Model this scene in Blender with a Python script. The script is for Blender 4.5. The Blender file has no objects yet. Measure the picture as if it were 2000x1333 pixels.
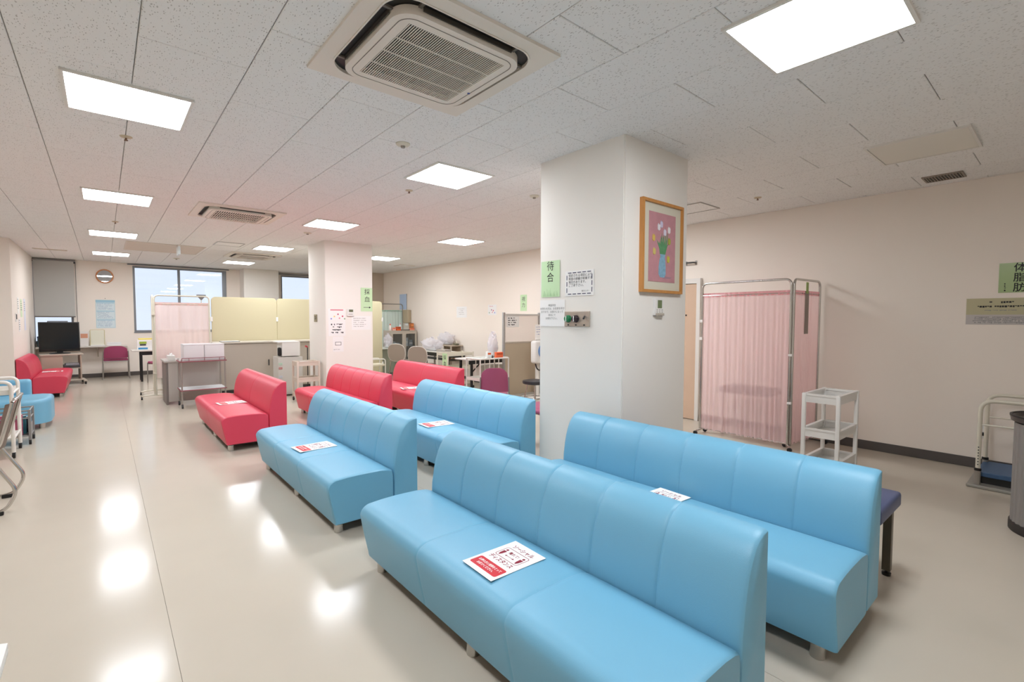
import bpy, bmesh, math, random
from mathutils import Vector, Matrix
random.seed(7)
PI = math.pi
scene = bpy.context.scene
COL = scene.collection

# ------------------------------------------------------------------ camera
CAMZ = 1.436
cam_data = bpy.data.cameras.new('camera'); cam = bpy.data.objects.new('camera', cam_data); COL.objects.link(cam)
yaw, pit, rol = math.radians(40.347), math.radians(2.597), math.radians(0.1665)
fw0 = Vector((math.sin(yaw), math.cos(yaw), 0)); rt0 = Vector((math.cos(yaw), -math.sin(yaw), 0)); up0 = Vector((0, 0, 1))
fw = fw0 * math.cos(pit) - up0 * math.sin(pit); up1 = up0 * math.cos(pit) + fw0 * math.sin(pit)
rt = rt0 * math.cos(rol) + up1 * math.sin(rol); up = -rt0 * math.sin(rol) + up1 * math.cos(rol)
m4 = Matrix((rt, up, -fw)).transposed().to_4x4(); m4.translation = (0, 0, CAMZ)
cam.matrix_world = m4
cam_data.sensor_width = 36; cam_data.sensor_fit = 'HORIZONTAL'; cam_data.lens = 36 * 938.65 / 2000
cam_data.clip_start = 0.02; cam_data.clip_end = 300
scene.camera = cam

# ------------------------------------------------------------------ world: bright overcast day outside the windows
world = bpy.data.worlds.new('world'); scene.world = world; world.use_nodes = True
bg = world.node_tree.nodes['Background']
bg.inputs[0].default_value = (0.80, 0.88, 1.0, 1); bg.inputs[1].default_value = 1.15
scene.view_settings.view_transform = 'Standard'; scene.view_settings.look = 'None'
scene.view_settings.gamma = 1; scene.view_settings.use_curve_mapping = False
scene.view_settings.exposure = 0.0
LAMP = 32.0            # emission of each lit ceiling panel

# ------------------------------------------------------------------ materials
def lin(c):
    if isinstance(c, str): c = [int(c[i:i+2], 16) for i in (0, 2, 4)]
    return tuple(((v/255)/12.92 if v/255 <= .04045 else ((v/255+.055)/1.055)**2.4) for v in c) + (1,)
MATS = {}
def mat(name, col, rough=.5, metal=0, bump=0, bscale=200, var=0, vscale=4, coat=0, emit=0, spec=.5, stretch=None):
    if name in MATS: return MATS[name]
    m = bpy.data.materials.new(name); m.use_nodes = True; nt = m.node_tree; b = nt.nodes['Principled BSDF']
    c = lin(col)
    b.inputs['Base Color'].default_value = c; b.inputs['Roughness'].default_value = rough; b.inputs['Metallic'].default_value = metal
    b.inputs['Specular IOR Level'].default_value = spec
    if coat: b.inputs['Coat Weight'].default_value = coat; b.inputs['Coat Roughness'].default_value = .12
    if emit: b.inputs['Emission Color'].default_value = c; b.inputs['Emission Strength'].default_value = emit
    geo = nt.nodes.new('ShaderNodeNewGeometry'); src = geo.outputs['Position']
    if stretch:
        mp = nt.nodes.new('ShaderNodeMapping'); mp.inputs['Scale'].default_value = stretch
        nt.links.new(src, mp.inputs[0]); src = mp.outputs[0]
    if bump:
        n = nt.nodes.new('ShaderNodeTexNoise'); n.inputs['Scale'].default_value = bscale; n.inputs['Detail'].default_value = 3
        nt.links.new(src, n.inputs['Vector'])
        bp = nt.nodes.new('ShaderNodeBump'); bp.inputs['Strength'].default_value = bump; bp.inputs['Distance'].default_value = .002
        nt.links.new(n.outputs[0], bp.inputs['Height']); nt.links.new(bp.outputs[0], b.inputs['Normal'])
    if var:
        n = nt.nodes.new('ShaderNodeTexNoise'); n.inputs['Scale'].default_value = vscale; n.inputs['Detail'].default_value = 4
        nt.links.new(src, n.inputs['Vector'])
        mx = nt.nodes.new('ShaderNodeMix'); mx.data_type = 'RGBA'
        mx.inputs[6].default_value = tuple(v*(1-var) for v in c[:3]) + (1,); mx.inputs[7].default_value = tuple(min(1, v*(1+var)) for v in c[:3]) + (1,)
        nt.links.new(n.outputs[0], mx.inputs[0]); nt.links.new(mx.outputs[2], b.inputs['Base Color'])
    MATS[name] = m; return m

WALL = mat('wall_paper', 'f3e9de', .85, bump=.15, bscale=300)
PILLARM = mat('pillar_paper', 'f1ece4', .8, bump=.15, bscale=300)
BASEB = mat('baseboard_vinyl', '57514d', .5)
FLOORM = mat('vinyl_floor', 'c8beae', .15, bump=.015, bscale=5, var=.03, vscale=3, spec=.17)
WHITE = mat('white_plastic', 'ece9e4', .35)
WHITEM = mat('white_painted_metal', 'e6e2da', .35)
CREAM = mat('cream_plastic', 'd8cdbc', .4)
CREAMM = mat('cream_painted_metal', 'd9d2c0', .35)
BEIGEM = mat('beige_metal', 'bdb2a2', .45)
GREYM = mat('grey_metal', '8e8c8a', .4, metal=.3)
CHROME = mat('chrome', 'c9c6c2', .18, metal=1)
STEEL = mat('brushed_steel', 'aba7a1', .35, metal=.8)
BLACK = mat('black_plastic', '141414', .4)
BLACKM = mat('black_metal', '1b1b1c', .45)
DARK = mat('dark_grey', '3a3a3a', .5)
PAPER = mat('paper', 'f3f1ee', .7)
GREENP = mat('green_paper', 'c9e6b8', .55)
INK = mat('ink', '2e2e2e', .8)
INKGREY = mat('faint_ink', '8c8a88', .8)
INKRED = mat('maroon_ink', '8c1d33', .8)
REDP = mat('red_print', 'cf2330', .6)
WHITEP = mat('white_print', 'fbf7f4', .7)
BLUE = mat('blue_vinyl_leather', '72afcc', .40, bump=.25, bscale=420, var=.03, vscale=3, spec=.5)
RED = mat('red_vinyl_leather', 'd8425a', .40, bump=.25, bscale=420, var=.03, vscale=3, spec=.5)
PURPLE = mat('purple_chair_fabric', '9c3f63', .6, bump=.2, bscale=500)
MAUVE = mat('mauve_chair_plastic', 'a8506f', .42)
YELLOWP = mat('yellow_partition_cloth', 'cac09e', .85, bump=.2, bscale=700)
GLASSD = mat('dark_screen', '0b0b0c', .12)
FRAMEG = mat('window_aluminium', '84878c', .4, metal=.4)
BLINDM = mat('grey_blind', 'bdbcb7', .8)
WOOD = mat('frame_wood', 'c88b4a', .4, var=.2, vscale=25, stretch=(1, 1, .2))
ORANGE = mat('orange_plastic', 'e2622c', .45)
SALMON = mat('salmon_door', 'd2b59a', .5, var=.04, vscale=6)
TAUPE = mat('taupe_plastic', '9c8d80', .45)

def glass_mat(name, tint=(1, 1, 1, 1), gloss=.5):
    m = bpy.data.materials.new(name); m.use_nodes = True; nt = m.node_tree; nt.nodes.clear()
    o = nt.nodes.new('ShaderNodeOutputMaterial'); mix = nt.nodes.new('ShaderNodeMixShader')
    t = nt.nodes.new('ShaderNodeBsdfTransparent'); t.inputs[0].default_value = tint
    g = nt.nodes.new('ShaderNodeBsdfGlossy'); g.inputs['Roughness'].default_value = .02
    f = nt.nodes.new('ShaderNodeFresnel'); f.inputs[0].default_value = 1.5
    ml = nt.nodes.new('ShaderNodeMath'); ml.operation = 'MULTIPLY'; ml.inputs[1].default_value = gloss; nt.links.new(f.outputs[0], ml.inputs[0])
    nt.links.new(ml.outputs[0], mix.inputs[0]); nt.links.new(t.outputs[0], mix.inputs[1]); nt.links.new(g.outputs[0], mix.inputs[2]); nt.links.new(mix.outputs[0], o.inputs[0])
    return m
GLASS = glass_mat('window_glass', (.95, .97, 1, 1), 1.4)
CABGLASS = glass_mat('cabinet_glass', (.9, .93, .93, 1), 1.2)

def cloth_mat(name, col, transp, trans=.45):
    m = bpy.data.materials.new(name); m.use_nodes = True; nt = m.node_tree; nt.nodes.clear()
    o = nt.nodes.new('ShaderNodeOutputMaterial'); c = lin(col)
    d = nt.nodes.new('ShaderNodeBsdfDiffuse'); d.inputs[0].default_value = c
    t = nt.nodes.new('ShaderNodeBsdfTranslucent'); t.inputs[0].default_value = c
    tr = nt.nodes.new('ShaderNodeBsdfTransparent'); tr.inputs[0].default_value = (1, .93, .93, 1)
    m1 = nt.nodes.new('ShaderNodeMixShader'); m1.inputs[0].default_value = trans
    m2 = nt.nodes.new('ShaderNodeMixShader'); m2.inputs[0].default_value = transp
    nt.links.new(d.outputs[0], m1.inputs[1]); nt.links.new(t.outputs[0], m1.inputs[2])
    nt.links.new(m1.outputs[0], m2.inputs[1]); nt.links.new(tr.outputs[0], m2.inputs[2]); nt.links.new(m2.outputs[0], o.inputs[0])
    return m
PINK = cloth_mat('sheer_pink_curtain', 'ffe2e2', .26)
PALEPINK = cloth_mat('pale_pink_curtain', 'fbe6e0', .12, .25)
PALEHEM = cloth_mat('pale_pink_hem', 'f4d2cc', .05)
PINKHEM = cloth_mat('pink_curtain_hem', 'eeb2b6', .06)
MINT = cloth_mat('mint_curtain', 'e4f7ef', .08, .15)
MINTHEM = cloth_mat('mint_hem', 'c9e8da', .05)
BAGM = cloth_mat('clear_plastic_bag', 'f4f4f6', .35, .5)

def ceiling_mat():
    m = mat('rock_wool_board', 'd5d2cd', .9)
    nt = m.node_tree; b = nt.nodes['Principled BSDF']; geo = nt.nodes.new('ShaderNodeNewGeometry')
    nz = nt.nodes.new('ShaderNodeTexNoise'); nz.inputs['Scale'].default_value = 16; nz.inputs['Detail'].default_value = 2
    nt.links.new(geo.outputs['Position'], nz.inputs['Vector'])
    off = nt.nodes.new('ShaderNodeVectorMath'); off.operation = 'MULTIPLY_ADD'; off.inputs[1].default_value = (.03, .03, 0)
    nt.links.new(nz.outputs['Color'], off.inputs[0]); nt.links.new(geo.outputs['Position'], off.inputs[2])
    mp = nt.nodes.new('ShaderNodeMapping'); mp.inputs['Scale'].default_value = (105, 42, 1); mp.inputs['Rotation'].default_value = (0, 0, .3)
    nt.links.new(off.outputs[0], mp.inputs[0])
    v = nt.nodes.new('ShaderNodeTexVoronoi'); v.voronoi_dimensions = '2D'; v.inputs['Scale'].default_value = 1; v.inputs['Randomness'].default_value = 1
    nt.links.new(mp.outputs[0], v.inputs['Vector'])
    sep = nt.nodes.new('ShaderNodeSeparateColor'); nt.links.new(v.outputs['Color'], sep.inputs[0])
    th = nt.nodes.new('ShaderNodeMath'); th.operation = 'MULTIPLY_ADD'; th.inputs[1].default_value = .50; th.inputs[2].default_value = -.22
    nt.links.new(sep.outputs[0], th.inputs[0])
    ls = nt.nodes.new('ShaderNodeMath'); ls.operation = 'LESS_THAN'
    nt.links.new(v.outputs['Distance'], ls.inputs[0]); nt.links.new(th.outputs[0], ls.inputs[1])
    mx = nt.nodes.new('ShaderNodeMix'); mx.data_type = 'RGBA'; mx.inputs[6].default_value = lin('efedea'); mx.inputs[7].default_value = lin('c2beb9')
    nt.links.new(ls.outputs[0], mx.inputs[0]); nt.links.new(mx.outputs[2], b.inputs['Base Color'])
    return m
CEILM = ceiling_mat()
JOINTM = mat('ceiling_joint', '9b9792', .9)

# ------------------------------------------------------------------ mesh helpers
def NB(): return bmesh.new()
def box(bm, x0, x1, y0, y1, z0, z1):
    x0, x1 = min(x0, x1), max(x0, x1); y0, y1 = min(y0, y1), max(y0, y1); z0, z1 = min(z0, z1), max(z0, z1)
    v = [bm.verts.new(p) for p in ((x0,y0,z0),(x1,y0,z0),(x1,y1,z0),(x0,y1,z0),(x0,y0,z1),(x1,y0,z1),(x1,y1,z1),(x0,y1,z1))]
    for f in ((0,3,2,1),(4,5,6,7),(0,1,5,4),(1,2,6,5),(2,3,7,6),(3,0,4,7)): bm.faces.new([v[i] for i in f])
    return bm
def bbox(bm, x0, x1, y0, y1, z0, z1, r=.005, seg=2):
    t = bmesh.new(); box(t, x0, x1, y0, y1, z0, z1)
    bmesh.ops.bevel(t, geom=t.edges[:], offset=r, segments=seg, profile=.5, affect='EDGES')
    merge(bm, t); return bm
def merge(bm, t, mtx=None):
    if mtx: bmesh.ops.transform(t, matrix=mtx, verts=t.verts)
    me = bpy.data.meshes.new('tmp'); t.to_mesh(me); t.free(); bm.from_mesh(me); bpy.data.meshes.remove(me)
def frames(P):
    n = len(P); T = []
    for i in range(n):
        a = P[max(i-1, 0)]; b = P[min(i+1, n-1)]; T.append((b-a).normalized())
    u = Vector((0, 0, 1)) if abs(T[0].z) < .9 else Vector((1, 0, 0))
    u = (u - T[0]*u.dot(T[0])).normalized(); out = []
    for t in T:
        u = (u - t*u.dot(t)).normalized(); out.append((u, t.cross(u)))
    return out
def tube(bm, pts, r, seg=10, cap=True):
    P = [Vector(p) for p in pts]; F = frames(P); R = r if isinstance(r, (list, tuple)) else [r]*len(P); rings = []
    for p, (u, w), q in zip(P, F, R):
        rings.append([bm.verts.new(p + (u*math.cos(2*PI*k/seg) + w*math.sin(2*PI*k/seg))*q) for k in range(seg)])
    for a, b in zip(rings, rings[1:]):
        for k in range(seg): bm.faces.new((a[k], a[(k+1) % seg], b[(k+1) % seg], b[k]))
    if cap: bm.faces.new(rings[0][::-1]); bm.faces.new(rings[-1])
    return bm
def fillet(pts, r, n=5):
    P = [Vector(p) for p in pts]; out = [P[0]]
    for a, b, c in zip(P, P[1:], P[2:]):
        d1 = (a-b); d2 = (c-b); q = min(r, d1.length*.49, d2.length*.49); s = b + d1.normalized()*q; e = b + d2.normalized()*q
        for k in range(n+1):
            t = k/n; out.append(s*(1-t)**2 + b*2*t*(1-t) + e*t*t)
    out.append(P[-1]); return out
def lathe(bm, prof, cx=0, cy=0, seg=20, z0=0, hollow=False):
    if hollow: prof = list(prof) + [prof[0]]
    rings = []
    for r, z in prof:
        rings.append([bm.verts.new((cx + max(r, 1e-4)*math.cos(2*PI*k/seg), cy + max(r, 1e-4)*math.sin(2*PI*k/seg), z0 + z)) for k in range(seg)])
    for a, b in zip(rings, rings[1:]):
        for k in range(seg): bm.faces.new((a[k], a[(k+1) % seg], b[(k+1) % seg], b[k]))
    if not hollow: bm.faces.new(rings[0][::-1]); bm.faces.new(rings[-1])
    else: bmesh.ops.remove_doubles(bm, verts=bm.verts[:], dist=1e-6)
    return bm
def rrect(hx, hy, r, n=6):
    out = []
    for cx, cy, a0 in ((hx-r, hy-r, 0), (-hx+r, hy-r, PI/2), (-hx+r, -hy+r, PI), (hx-r, -hy+r, 1.5*PI)):
        for k in range(n+1):
            a = a0 + PI/2*k/n; out.append((cx + r*math.cos(a), cy + r*math.sin(a)))
    return out
def prism(bm, poly, a0, a1, plane='xy'):
    def P(u, v, w): return {'xy': (u, v, w), 'xz': (u, w, v), 'yz': (w, u, v)}[plane]
    A = [bm.verts.new(P(u, v, a0)) for u, v in poly]; B = [bm.verts.new(P(u, v, a1)) for u, v in poly]; n = len(poly)
    bm.faces.new(A[::-1]); bm.faces.new(B)
    for k in range(n): bm.faces.new((A[k], A[(k+1) % n], B[(k+1) % n], B[k]))
    return bm
def ring(bm, outer, inner, z0, z1):
    n = len(outer); L = []
    for poly in (outer, inner):
        for z in (z0, z1): L.append([bm.verts.new((u, v, z)) for u, v in poly])
    o0, o1, i0, i1 = L
    for k in range(n):
        j = (k+1) % n
        bm.faces.new((o0[k], o0[j], o1[j], o1[k])); bm.faces.new((i0[j], i0[k], i1[k], i1[j]))
        bm.faces.new((o0[j], o0[k], i0[k], i0[j])); bm.faces.new((o1[k], o1[j], i1[j], i1[k]))
    return bm
def obj(name, bm, m, parent=None, smooth=False, loc=None, rotz=0, rot=None):
    bmesh.ops.recalc_face_normals(bm, faces=bm.faces[:])
    me = bpy.data.meshes.new(name); bm.to_mesh(me); bm.free()
    if m: me.materials.append(m)
    if smooth:
        for p in me.polygons: p.use_smooth = True
        try: me.set_sharp_from_angle(angle=math.radians(40 if smooth is True else smooth))
        except Exception: pass
    o = bpy.data.objects.new(name, me); COL.objects.link(o)
    if parent: o.parent = parent
    if loc: o.location = loc
    if rot: o.rotation_euler = rot
    elif rotz: o.rotation_euler.z = rotz
    return o
def tag(o, label=None, cat=None, group=None, kind=None):
    if label: o['label'] = label
    if cat: o['category'] = cat
    if group: o['group'] = group
    if kind: o['kind'] = kind
    return o
def thing(name, label, cat, loc=(0, 0, 0), rotz=0, group=None, rot=None):
    o = bpy.data.objects.new(name, None); COL.objects.link(o); o.empty_display_size = .1
    o.location = loc; o.rotation_euler = rot if rot else (0, 0, rotz)
    return tag(o, label, cat, group)
def struct(name, bm, m, parent=None, label=None, smooth=False):
    o = obj(name, bm, m, parent, smooth)
    if not parent: o['kind'] = 'structure'
    if label: o['label'] = label
    return o
def dup(root, loc=None, rotz=None, label=None):
    r = root.copy(); COL.objects.link(r)
    if loc: r.location = loc
    if rotz is not None: r.rotation_euler.z = rotz
    if label: r['label'] = label
    for ch in list(root.children):
        c = ch.copy(); COL.objects.link(c); c.parent = r
        for g in list(ch.children):
            d = g.copy(); COL.objects.link(d); d.parent = c
    return r
def lettering(body, size, m, parent, loc, rot=(PI/2, 0, 0), name='lettering', align='CENTER', bold=.0, space=1.0, width=None):
    cu = bpy.data.curves.new('txt', 'FONT'); cu.body = body; cu.size = size; cu.align_x = align; cu.align_y = 'CENTER'
    cu.offset = bold; cu.space_line = space; cu.resolution_u = 2
    t = bpy.data.objects.new('txt', cu); COL.objects.link(t)
    dg = bpy.context.evaluated_depsgraph_get(); me = bpy.data.meshes.new_from_object(t.evaluated_get(dg))
    bpy.data.objects.remove(t); bpy.data.curves.remove(cu)
    me.materials.clear(); me.materials.append(m); me.name = name
    if width and len(me.vertices):
        w = max(v.co.x for v in me.vertices) - min(v.co.x for v in me.vertices)
        for v in me.vertices: v.co.x *= width / w
    o = bpy.data.objects.new(name, me); COL.objects.link(o); o.parent = parent; o.location = loc; o.rotation_euler = rot
    return o
def print_lines(parent, x0, x1, ztop, n, h, gap, m, seed=1, y=-.0018, center=False, name='printed_text', fill=.85):
    rnd = random.Random(seed); bm = NB()
    for i in range(n):
        z = ztop - i*(h+gap); w = (x1-x0)*rnd.uniform(.6, 1); s = x0 + ((x1-x0)-w)/2 if center else x0; x = s
        while x < s + w - h*.5:
            cw = h*rnd.uniform(.55, .95)
            if rnd.random() < fill:
                box(bm, x, x+cw, y, y+.0006, z-h*rnd.uniform(.4, 1), z)
            x += cw + h*.18
    return obj(name, bm, m, parent)
def sheet(name, label, cat, w, h, loc, rotz, m=PAPER, group=None, thick=.0016):
    # local: sheet in xz plane facing -y, centred
    t = thing(name, label, cat, loc, rotz, group)
    obj('paper', box(NB(), -w/2, w/2, -.0012, thick-.0012, -h/2, h/2), m, t)
    return t

# ------------------------------------------------------------------ room dimensions
CZ = 2.796; XR = 6.442; YF = 15.31; XL = -2.6; YB = -1.6; XLF = -1.19; YLF = 11.84
# floor with welded vinyl sheets
floor = struct('floor', box(NB(), XL-.2, XR+.2, YB-.2, YF+.2, -.12, -.004), mat('floor_screed', '8f8678', .8))
for a, b in ((XL, .1985), (.2005, 2.02), (2.0215, XR)):
    obj('vinyl_sheet', box(NB(), a, b, YB, YF, -.004, 0), FLOORM, floor)
# ceiling boards, staggered
ceiling = struct('ceiling', box(NB(), XL-.2, XR+.2, YB-.2, YF+.2, CZ+.010, CZ+.15), JOINTM)
TW, TL = .4765, .953
def tile_mesh(w, l):
    bm = NB(); g = .0022; c = .003
    a = [bm.verts.new((x, y, .010)) for x, y in ((g, g), (w-g, g), (w-g, l-g), (g, l-g))]
    b = [bm.verts.new((x, y, c)) for x, y in ((g, g), (w-g, g), (w-g, l-g), (g, l-g))]
    d = [bm.verts.new((x, y, 0)) for x, y in ((g+c, g+c), (w-g-c, g+c), (w-g-c, l-g-c), (g+c, l-g-c))]
    for p, q in ((a, b), (b, d)):
        for k in range(4): bm.faces.new((p[k], p[(k+1) % 4], q[(k+1) % 4], q[k]))
    bm.faces.new(d); bm.faces.new(a[::-1]); return bm
shared_tile = None; rest = NB(); ntile = 0
for k in range(-6, 14):
    x0 = .1625 + TW*k; x1 = x0 + TW; cx0, cx1 = max(x0, XL), min(x1, XR)
    if cx1 - cx0 < .02: continue
    off = 1.078 if k % 2 == 0 else .6015
    for j in range(-4, 17):
        y0 = off + TL*j; y1 = y0 + TL; cy0, cy1 = max(y0, YB), min(y1, YF)
        if cy1 - cy0 < .02: continue
        full = (cx1-cx0 > TW-.001) and (cy1-cy0 > TL-.001)
        mx, my = (cx0+cx1)/2, (cy0+cy1)/2
        ang = math.degrees(math.atan2(mx, my)) - 40.35; depth = mx*math.sin(yaw) + my*math.cos(yaw)
        inview = -50 < ang < 52 and depth > 1.3 and my < 13 and my > 0 and not (mx < XLF)
        if inview and ntile < 299:
            ntile += 1
            if full and shared_tile:
                o = bpy.data.objects.new('ceiling_board', shared_tile); COL.objects.link(o); o.parent = ceiling; o.location = (x0, y0, CZ)
            else:
                o = obj('ceiling_board', tile_mesh(cx1-cx0, cy1-cy0), CEILM, ceiling, loc=(cx0, cy0, CZ))
                if full: shared_tile = o.data
        else:
            t = tile_mesh(cx1-cx0, cy1-cy0); merge(rest, t, Matrix.Translation((cx0, cy0, CZ)))
ro = obj('ceiling_boards_beyond', rest, CEILM, ceiling); ro['kind'] = 'stuff'
# walls
def wall_with_holes(name, holes):
    # far wall in plane y = YF, holes [(x0,x1,z0,z1)] sorted in x
    bm = NB(); x = XL - .2
    for a, b, z0, z1 in holes:
        box(bm, x, a, YF, YF+.22, 0, CZ+.05); box(bm, a, b, YF, YF+.22, 0, z0); box(bm, a, b, YF, YF+.22, z1, CZ+.05); x = b
    box(bm, x, XR+.2, YF, YF+.22, 0, CZ+.05)
    return struct(name, bm, WALL)
H1 = (-1.23, -.53, .86, 2.70); H2 = (.585, 2.625, 1.085, 2.745); H3 = (4.03, 5.55, 1.085, 2.72)
wall_with_holes('wall_far', [H1, H2, H3])
struct('wall_right', box(NB(), XR, XR+.2, YB, YF, 0, CZ+.05), mat('right_wall_paper', 'f6ece0', .85, bump=.15, bscale=300))
struct('wall_left_far', box(NB(), XL, XLF, YLF, YF, 0, CZ+.05), WALL)
struct('wall_left', box(NB(), XL-.2, XL, YB, YLF, 0, CZ+.05), WALL)
struct('wall_back', box(NB(), XL, XR, YB-.2, YB, 0, CZ+.05), WALL)
struct('wall_corner_column', box(NB(), 5.62, XR, 13.55, YF, 0, CZ+.02), mat('corner_column_paper', 'd9c9b8', .85))
P1 = (2.948, 3.832, 2.198, 3.092); P2 = (2.948, 3.81, 8.48, 9.36); P3 = (2.948, 3.83, 14.76, YF)
for nm, P in (('pillar', P1), ('pillar', P2), ('pillar', P3)):
    bm = NB(); box(bm, P[0], P[1], P[2], P[3], 0, CZ+.004); bmesh.ops.bevel(bm, geom=[e for e in bm.edges if abs(e.verts[0].co.z-e.verts[1].co.z) > 1], offset=.008, segments=2, affect='EDGES')
    po = struct(nm, bm, PILLARM)
    b = NB(); g = .006
    ring(b, [(P[0]-g, P[2]-g), (P[1]+g, P[2]-g), (P[1]+g, min(P[3]+g, YF)), (P[0]-g, min(P[3]+g, YF))], [(P[0], P[2]), (P[1], P[2]), (P[1], P[3]), (P[0], P[3])], .001, .08)
    obj('base_strip', b, BASEB, po)
def bboard(name, x0, x1, y0, y1): struct(name, bbox(NB(), x0, x1, y0, y1, .001, .10, .003), BASEB)
bboard('baseboard_right', XR-.008, XR, YB, 3.44); bboard('baseboard_right_far', XR-.008, XR, 4.42, 13.55)
bboard('baseboard_far', XLF, 2.94, YF-.008, YF); bboard('baseboard_left', XLF, XLF+.008, YLF, YF-.01)

# windows
def window(name, H, mull, label, glass=True):
    x0, x1, z0, z1 = H; f = .045
    bm = NB(); box(bm, x0, x1, YF+.04, YF+.12, z0, z0+f); box(bm, x0, x1, YF+.04, YF+.12, z1-f, z1)
    box(bm, x0, x0+f, YF+.04, YF+.12, z0+f, z1-f); box(bm, x1-f, x1, YF+.04, YF+.12, z0+f, z1-f)
    w = struct(name, bm, FRAMEG, label=label)
    edges = [x0+f] + [m for m in mull] + [x1-f]
    for i, m in enumerate(mull): obj('mullion', bbox(NB(), m-.028, m+.028, YF+.035, YF+.105, z0+f, z1-f, .004), FRAMEG, w)
    for a, b in zip(edges, edges[1:]): obj('pane', box(NB(), a+.005, b-.005, YF+.075, YF+.081, z0+f, z1-f), GLASS, w)
    obj('head_track', bbox(NB(), x0-.10, x1+.06, YF-.05, YF-.002, z1+.012, z1+.04, .004), DARK if mull == [] else FRAMEG, w)
    obj('sill', bbox(NB(), x0-.01, x1+.01, YF-.02, YF+.04, z0-.02, z0, .003), FRAMEG, w)
    return w
w1 = window('window_1', H1, [], 'narrow grey framed window behind the television')
w2 = window('window_2', H2, [1.54, 2.56], 'wide two pane sliding window beside the round clock')
w3 = window('window_3', H3, [4.9], 'window partly hidden behind the far pillar')
obj('transom', bbox(NB(), -.99, -.64, YF+.03, YF+.09, 1.34, 1.365, .003), FRAMEG, w1)
for xx in (-.985, -.645): obj('mullion', bbox(NB(), xx-.014, xx+.014, YF+.03, YF+.09, .91, 1.34, .003), FRAMEG, w1)
# roller blind
t = thing('roller_blind', 'grey roller blind pulled most of the way down behind the television', 'blind', (-.83, YF-.07, 0))
bl = NB()
box(bl, -.35, .33, 0, .004, 1.475, 2.76); obj('cloth', bl, BLINDM, t)
obj('bottom_bar', bbox(NB(), -.355, .335, -.008, .012, 1.45, 1.478, .005), mat('blind_bar', '77726d', .5), t)
tb = NB(); tube(tb, [(-.36, .012, 2.765), (.36, .012, 2.765)], .024, 12); obj('roller', tb, GREYM, t, True)
tb = NB(); tube(tb, [(.36, .02, 2.74), (.365, .02, 1.2)], .004, 6); obj('pull_cord', tb, DARK, t)

# door on the right wall behind the pillar
d = struct('door_1', bbox(NB(), XR-.04, XR-.002, 3.505, 4.36, .008, 1.945, .003), SALMON, label='salmon pink door behind the big pillar beside the pink curtain screen')
fr = NB()
for a, b, c, e in ((3.445, 3.50, 0, 2.02), (4.365, 4.42, 0, 2.02)): box(fr, XR-.06, XR-.001, a, b, c, e)
box(fr, XR-.06, XR-.001, 3.50, 4.365, 1.95, 2.02); obj('door_frame', fr, WHITEM, d)
k = NB(); tube(k, fillet([(XR-.04, 4.28, .98), (XR-.09, 4.28, .98), (XR-.09, 4.16, .98)], .02), .009, 8); obj('door_handle', k, CHROME, d, True)
k = NB(); lathe(k, [(.011, 0), (.011, .01), (.008, .014)], seg=12); kk = obj('door_stop_button', k, BLACK, d, loc=(XR-.04, 3.66, 1.50), rot=(0, -PI/2, 0))
t = thing('wall_bracket_rail', 'small metal rail bracket high on the wall above the salmon door', 'bracket', (XR, 3.62, 2.245))
for q in (-.09, .06): obj('mounting_plate', bbox(NB(), -.012, 0, q, q+.03, -.03, .03, .003), STEEL, t)
k = NB(); tube(k, fillet([(-.01, -.075, 0), (-.07, -.075, 0), (-.07, .075, 0), (-.01, .075, 0)], .02), .011, 10); obj('rail', k, DARK, t, True)

# ------------------------------------------------------------------ ceiling fittings
def emis(name, s):
    m = bpy.data.materials.new(name); m.use_nodes = True; nt = m.node_tree; nt.nodes.clear()
    o = nt.nodes.new('ShaderNodeOutputMaterial'); e = nt.nodes.new('ShaderNodeEmission'); e.inputs[0].default_value = (.945, .985, 1.045, 1); e.inputs[1].default_value = s
    nt.links.new(e.outputs[0], o.inputs[0]); return m
LITM = emis('lit_diffuser', LAMP)
UNLIT = mat('unlit_diffuser', 'e6e1d6', .5)
def ceiling_light(cx, cy, label, lit=True, group='square ceiling light panels'):
    t = thing('ceiling_light', label, 'ceiling light', (cx, cy, CZ), 0, group)
    h = .31; i = .293
    fb = NB(); ring(fb, [(-h, -h), (h, -h), (h, h), (-h, h)], [(-i, -i), (i, -i), (i, i), (-i, i)], -.014, .004); obj('frame', fb, WHITEM, t)
    obj('diffuser', prism(NB(), rrect(i-.002, i-.002, .012, 3), -.010, -.002), LITM if lit else UNLIT, t)
    return t
LX, MX, RX = .161, 2.545, 4.80
for y, l in ((3.93, 'lit square ceiling panel nearest the camera in the left row'), (7.04, 'second lit ceiling panel from the camera in the left row, below the sprinkler'),
             (10.15, 'third lit ceiling panel from the camera in the left row'), (13.26, 'farthest lit ceiling panel in the left row, above the round clock')):
    ceiling_light(LX, y, l)
ceiling_light(LX, .82, 'lit ceiling panel of the left row above the camera')
for y, l in ((.82, 'large lit ceiling panel at the top edge, right of the nearest air conditioner'), (3.93, 'lit ceiling panel just left of the big pillar top'),
             (7.04, 'lit ceiling panel right in front of the far pillar top'), (10.15, 'lit ceiling panel between the two far air conditioners, left of the far pillar'), (13.26, 'farthest lit ceiling panel in the middle row near the wide window')):
    ceiling_light(MX, y, l)
for y, l in ((3.93, 'lit ceiling panel of the right row hidden behind the big pillar'), (7.04, 'lit ceiling panel between the two pillars in the right row'), (10.15, 'lit ceiling panel just right of the far pillar top')):
    ceiling_light(RX, y, l)
ceiling_light(4.92, .84, 'unlit square ceiling panel beside the slotted vent', lit=False)

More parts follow.
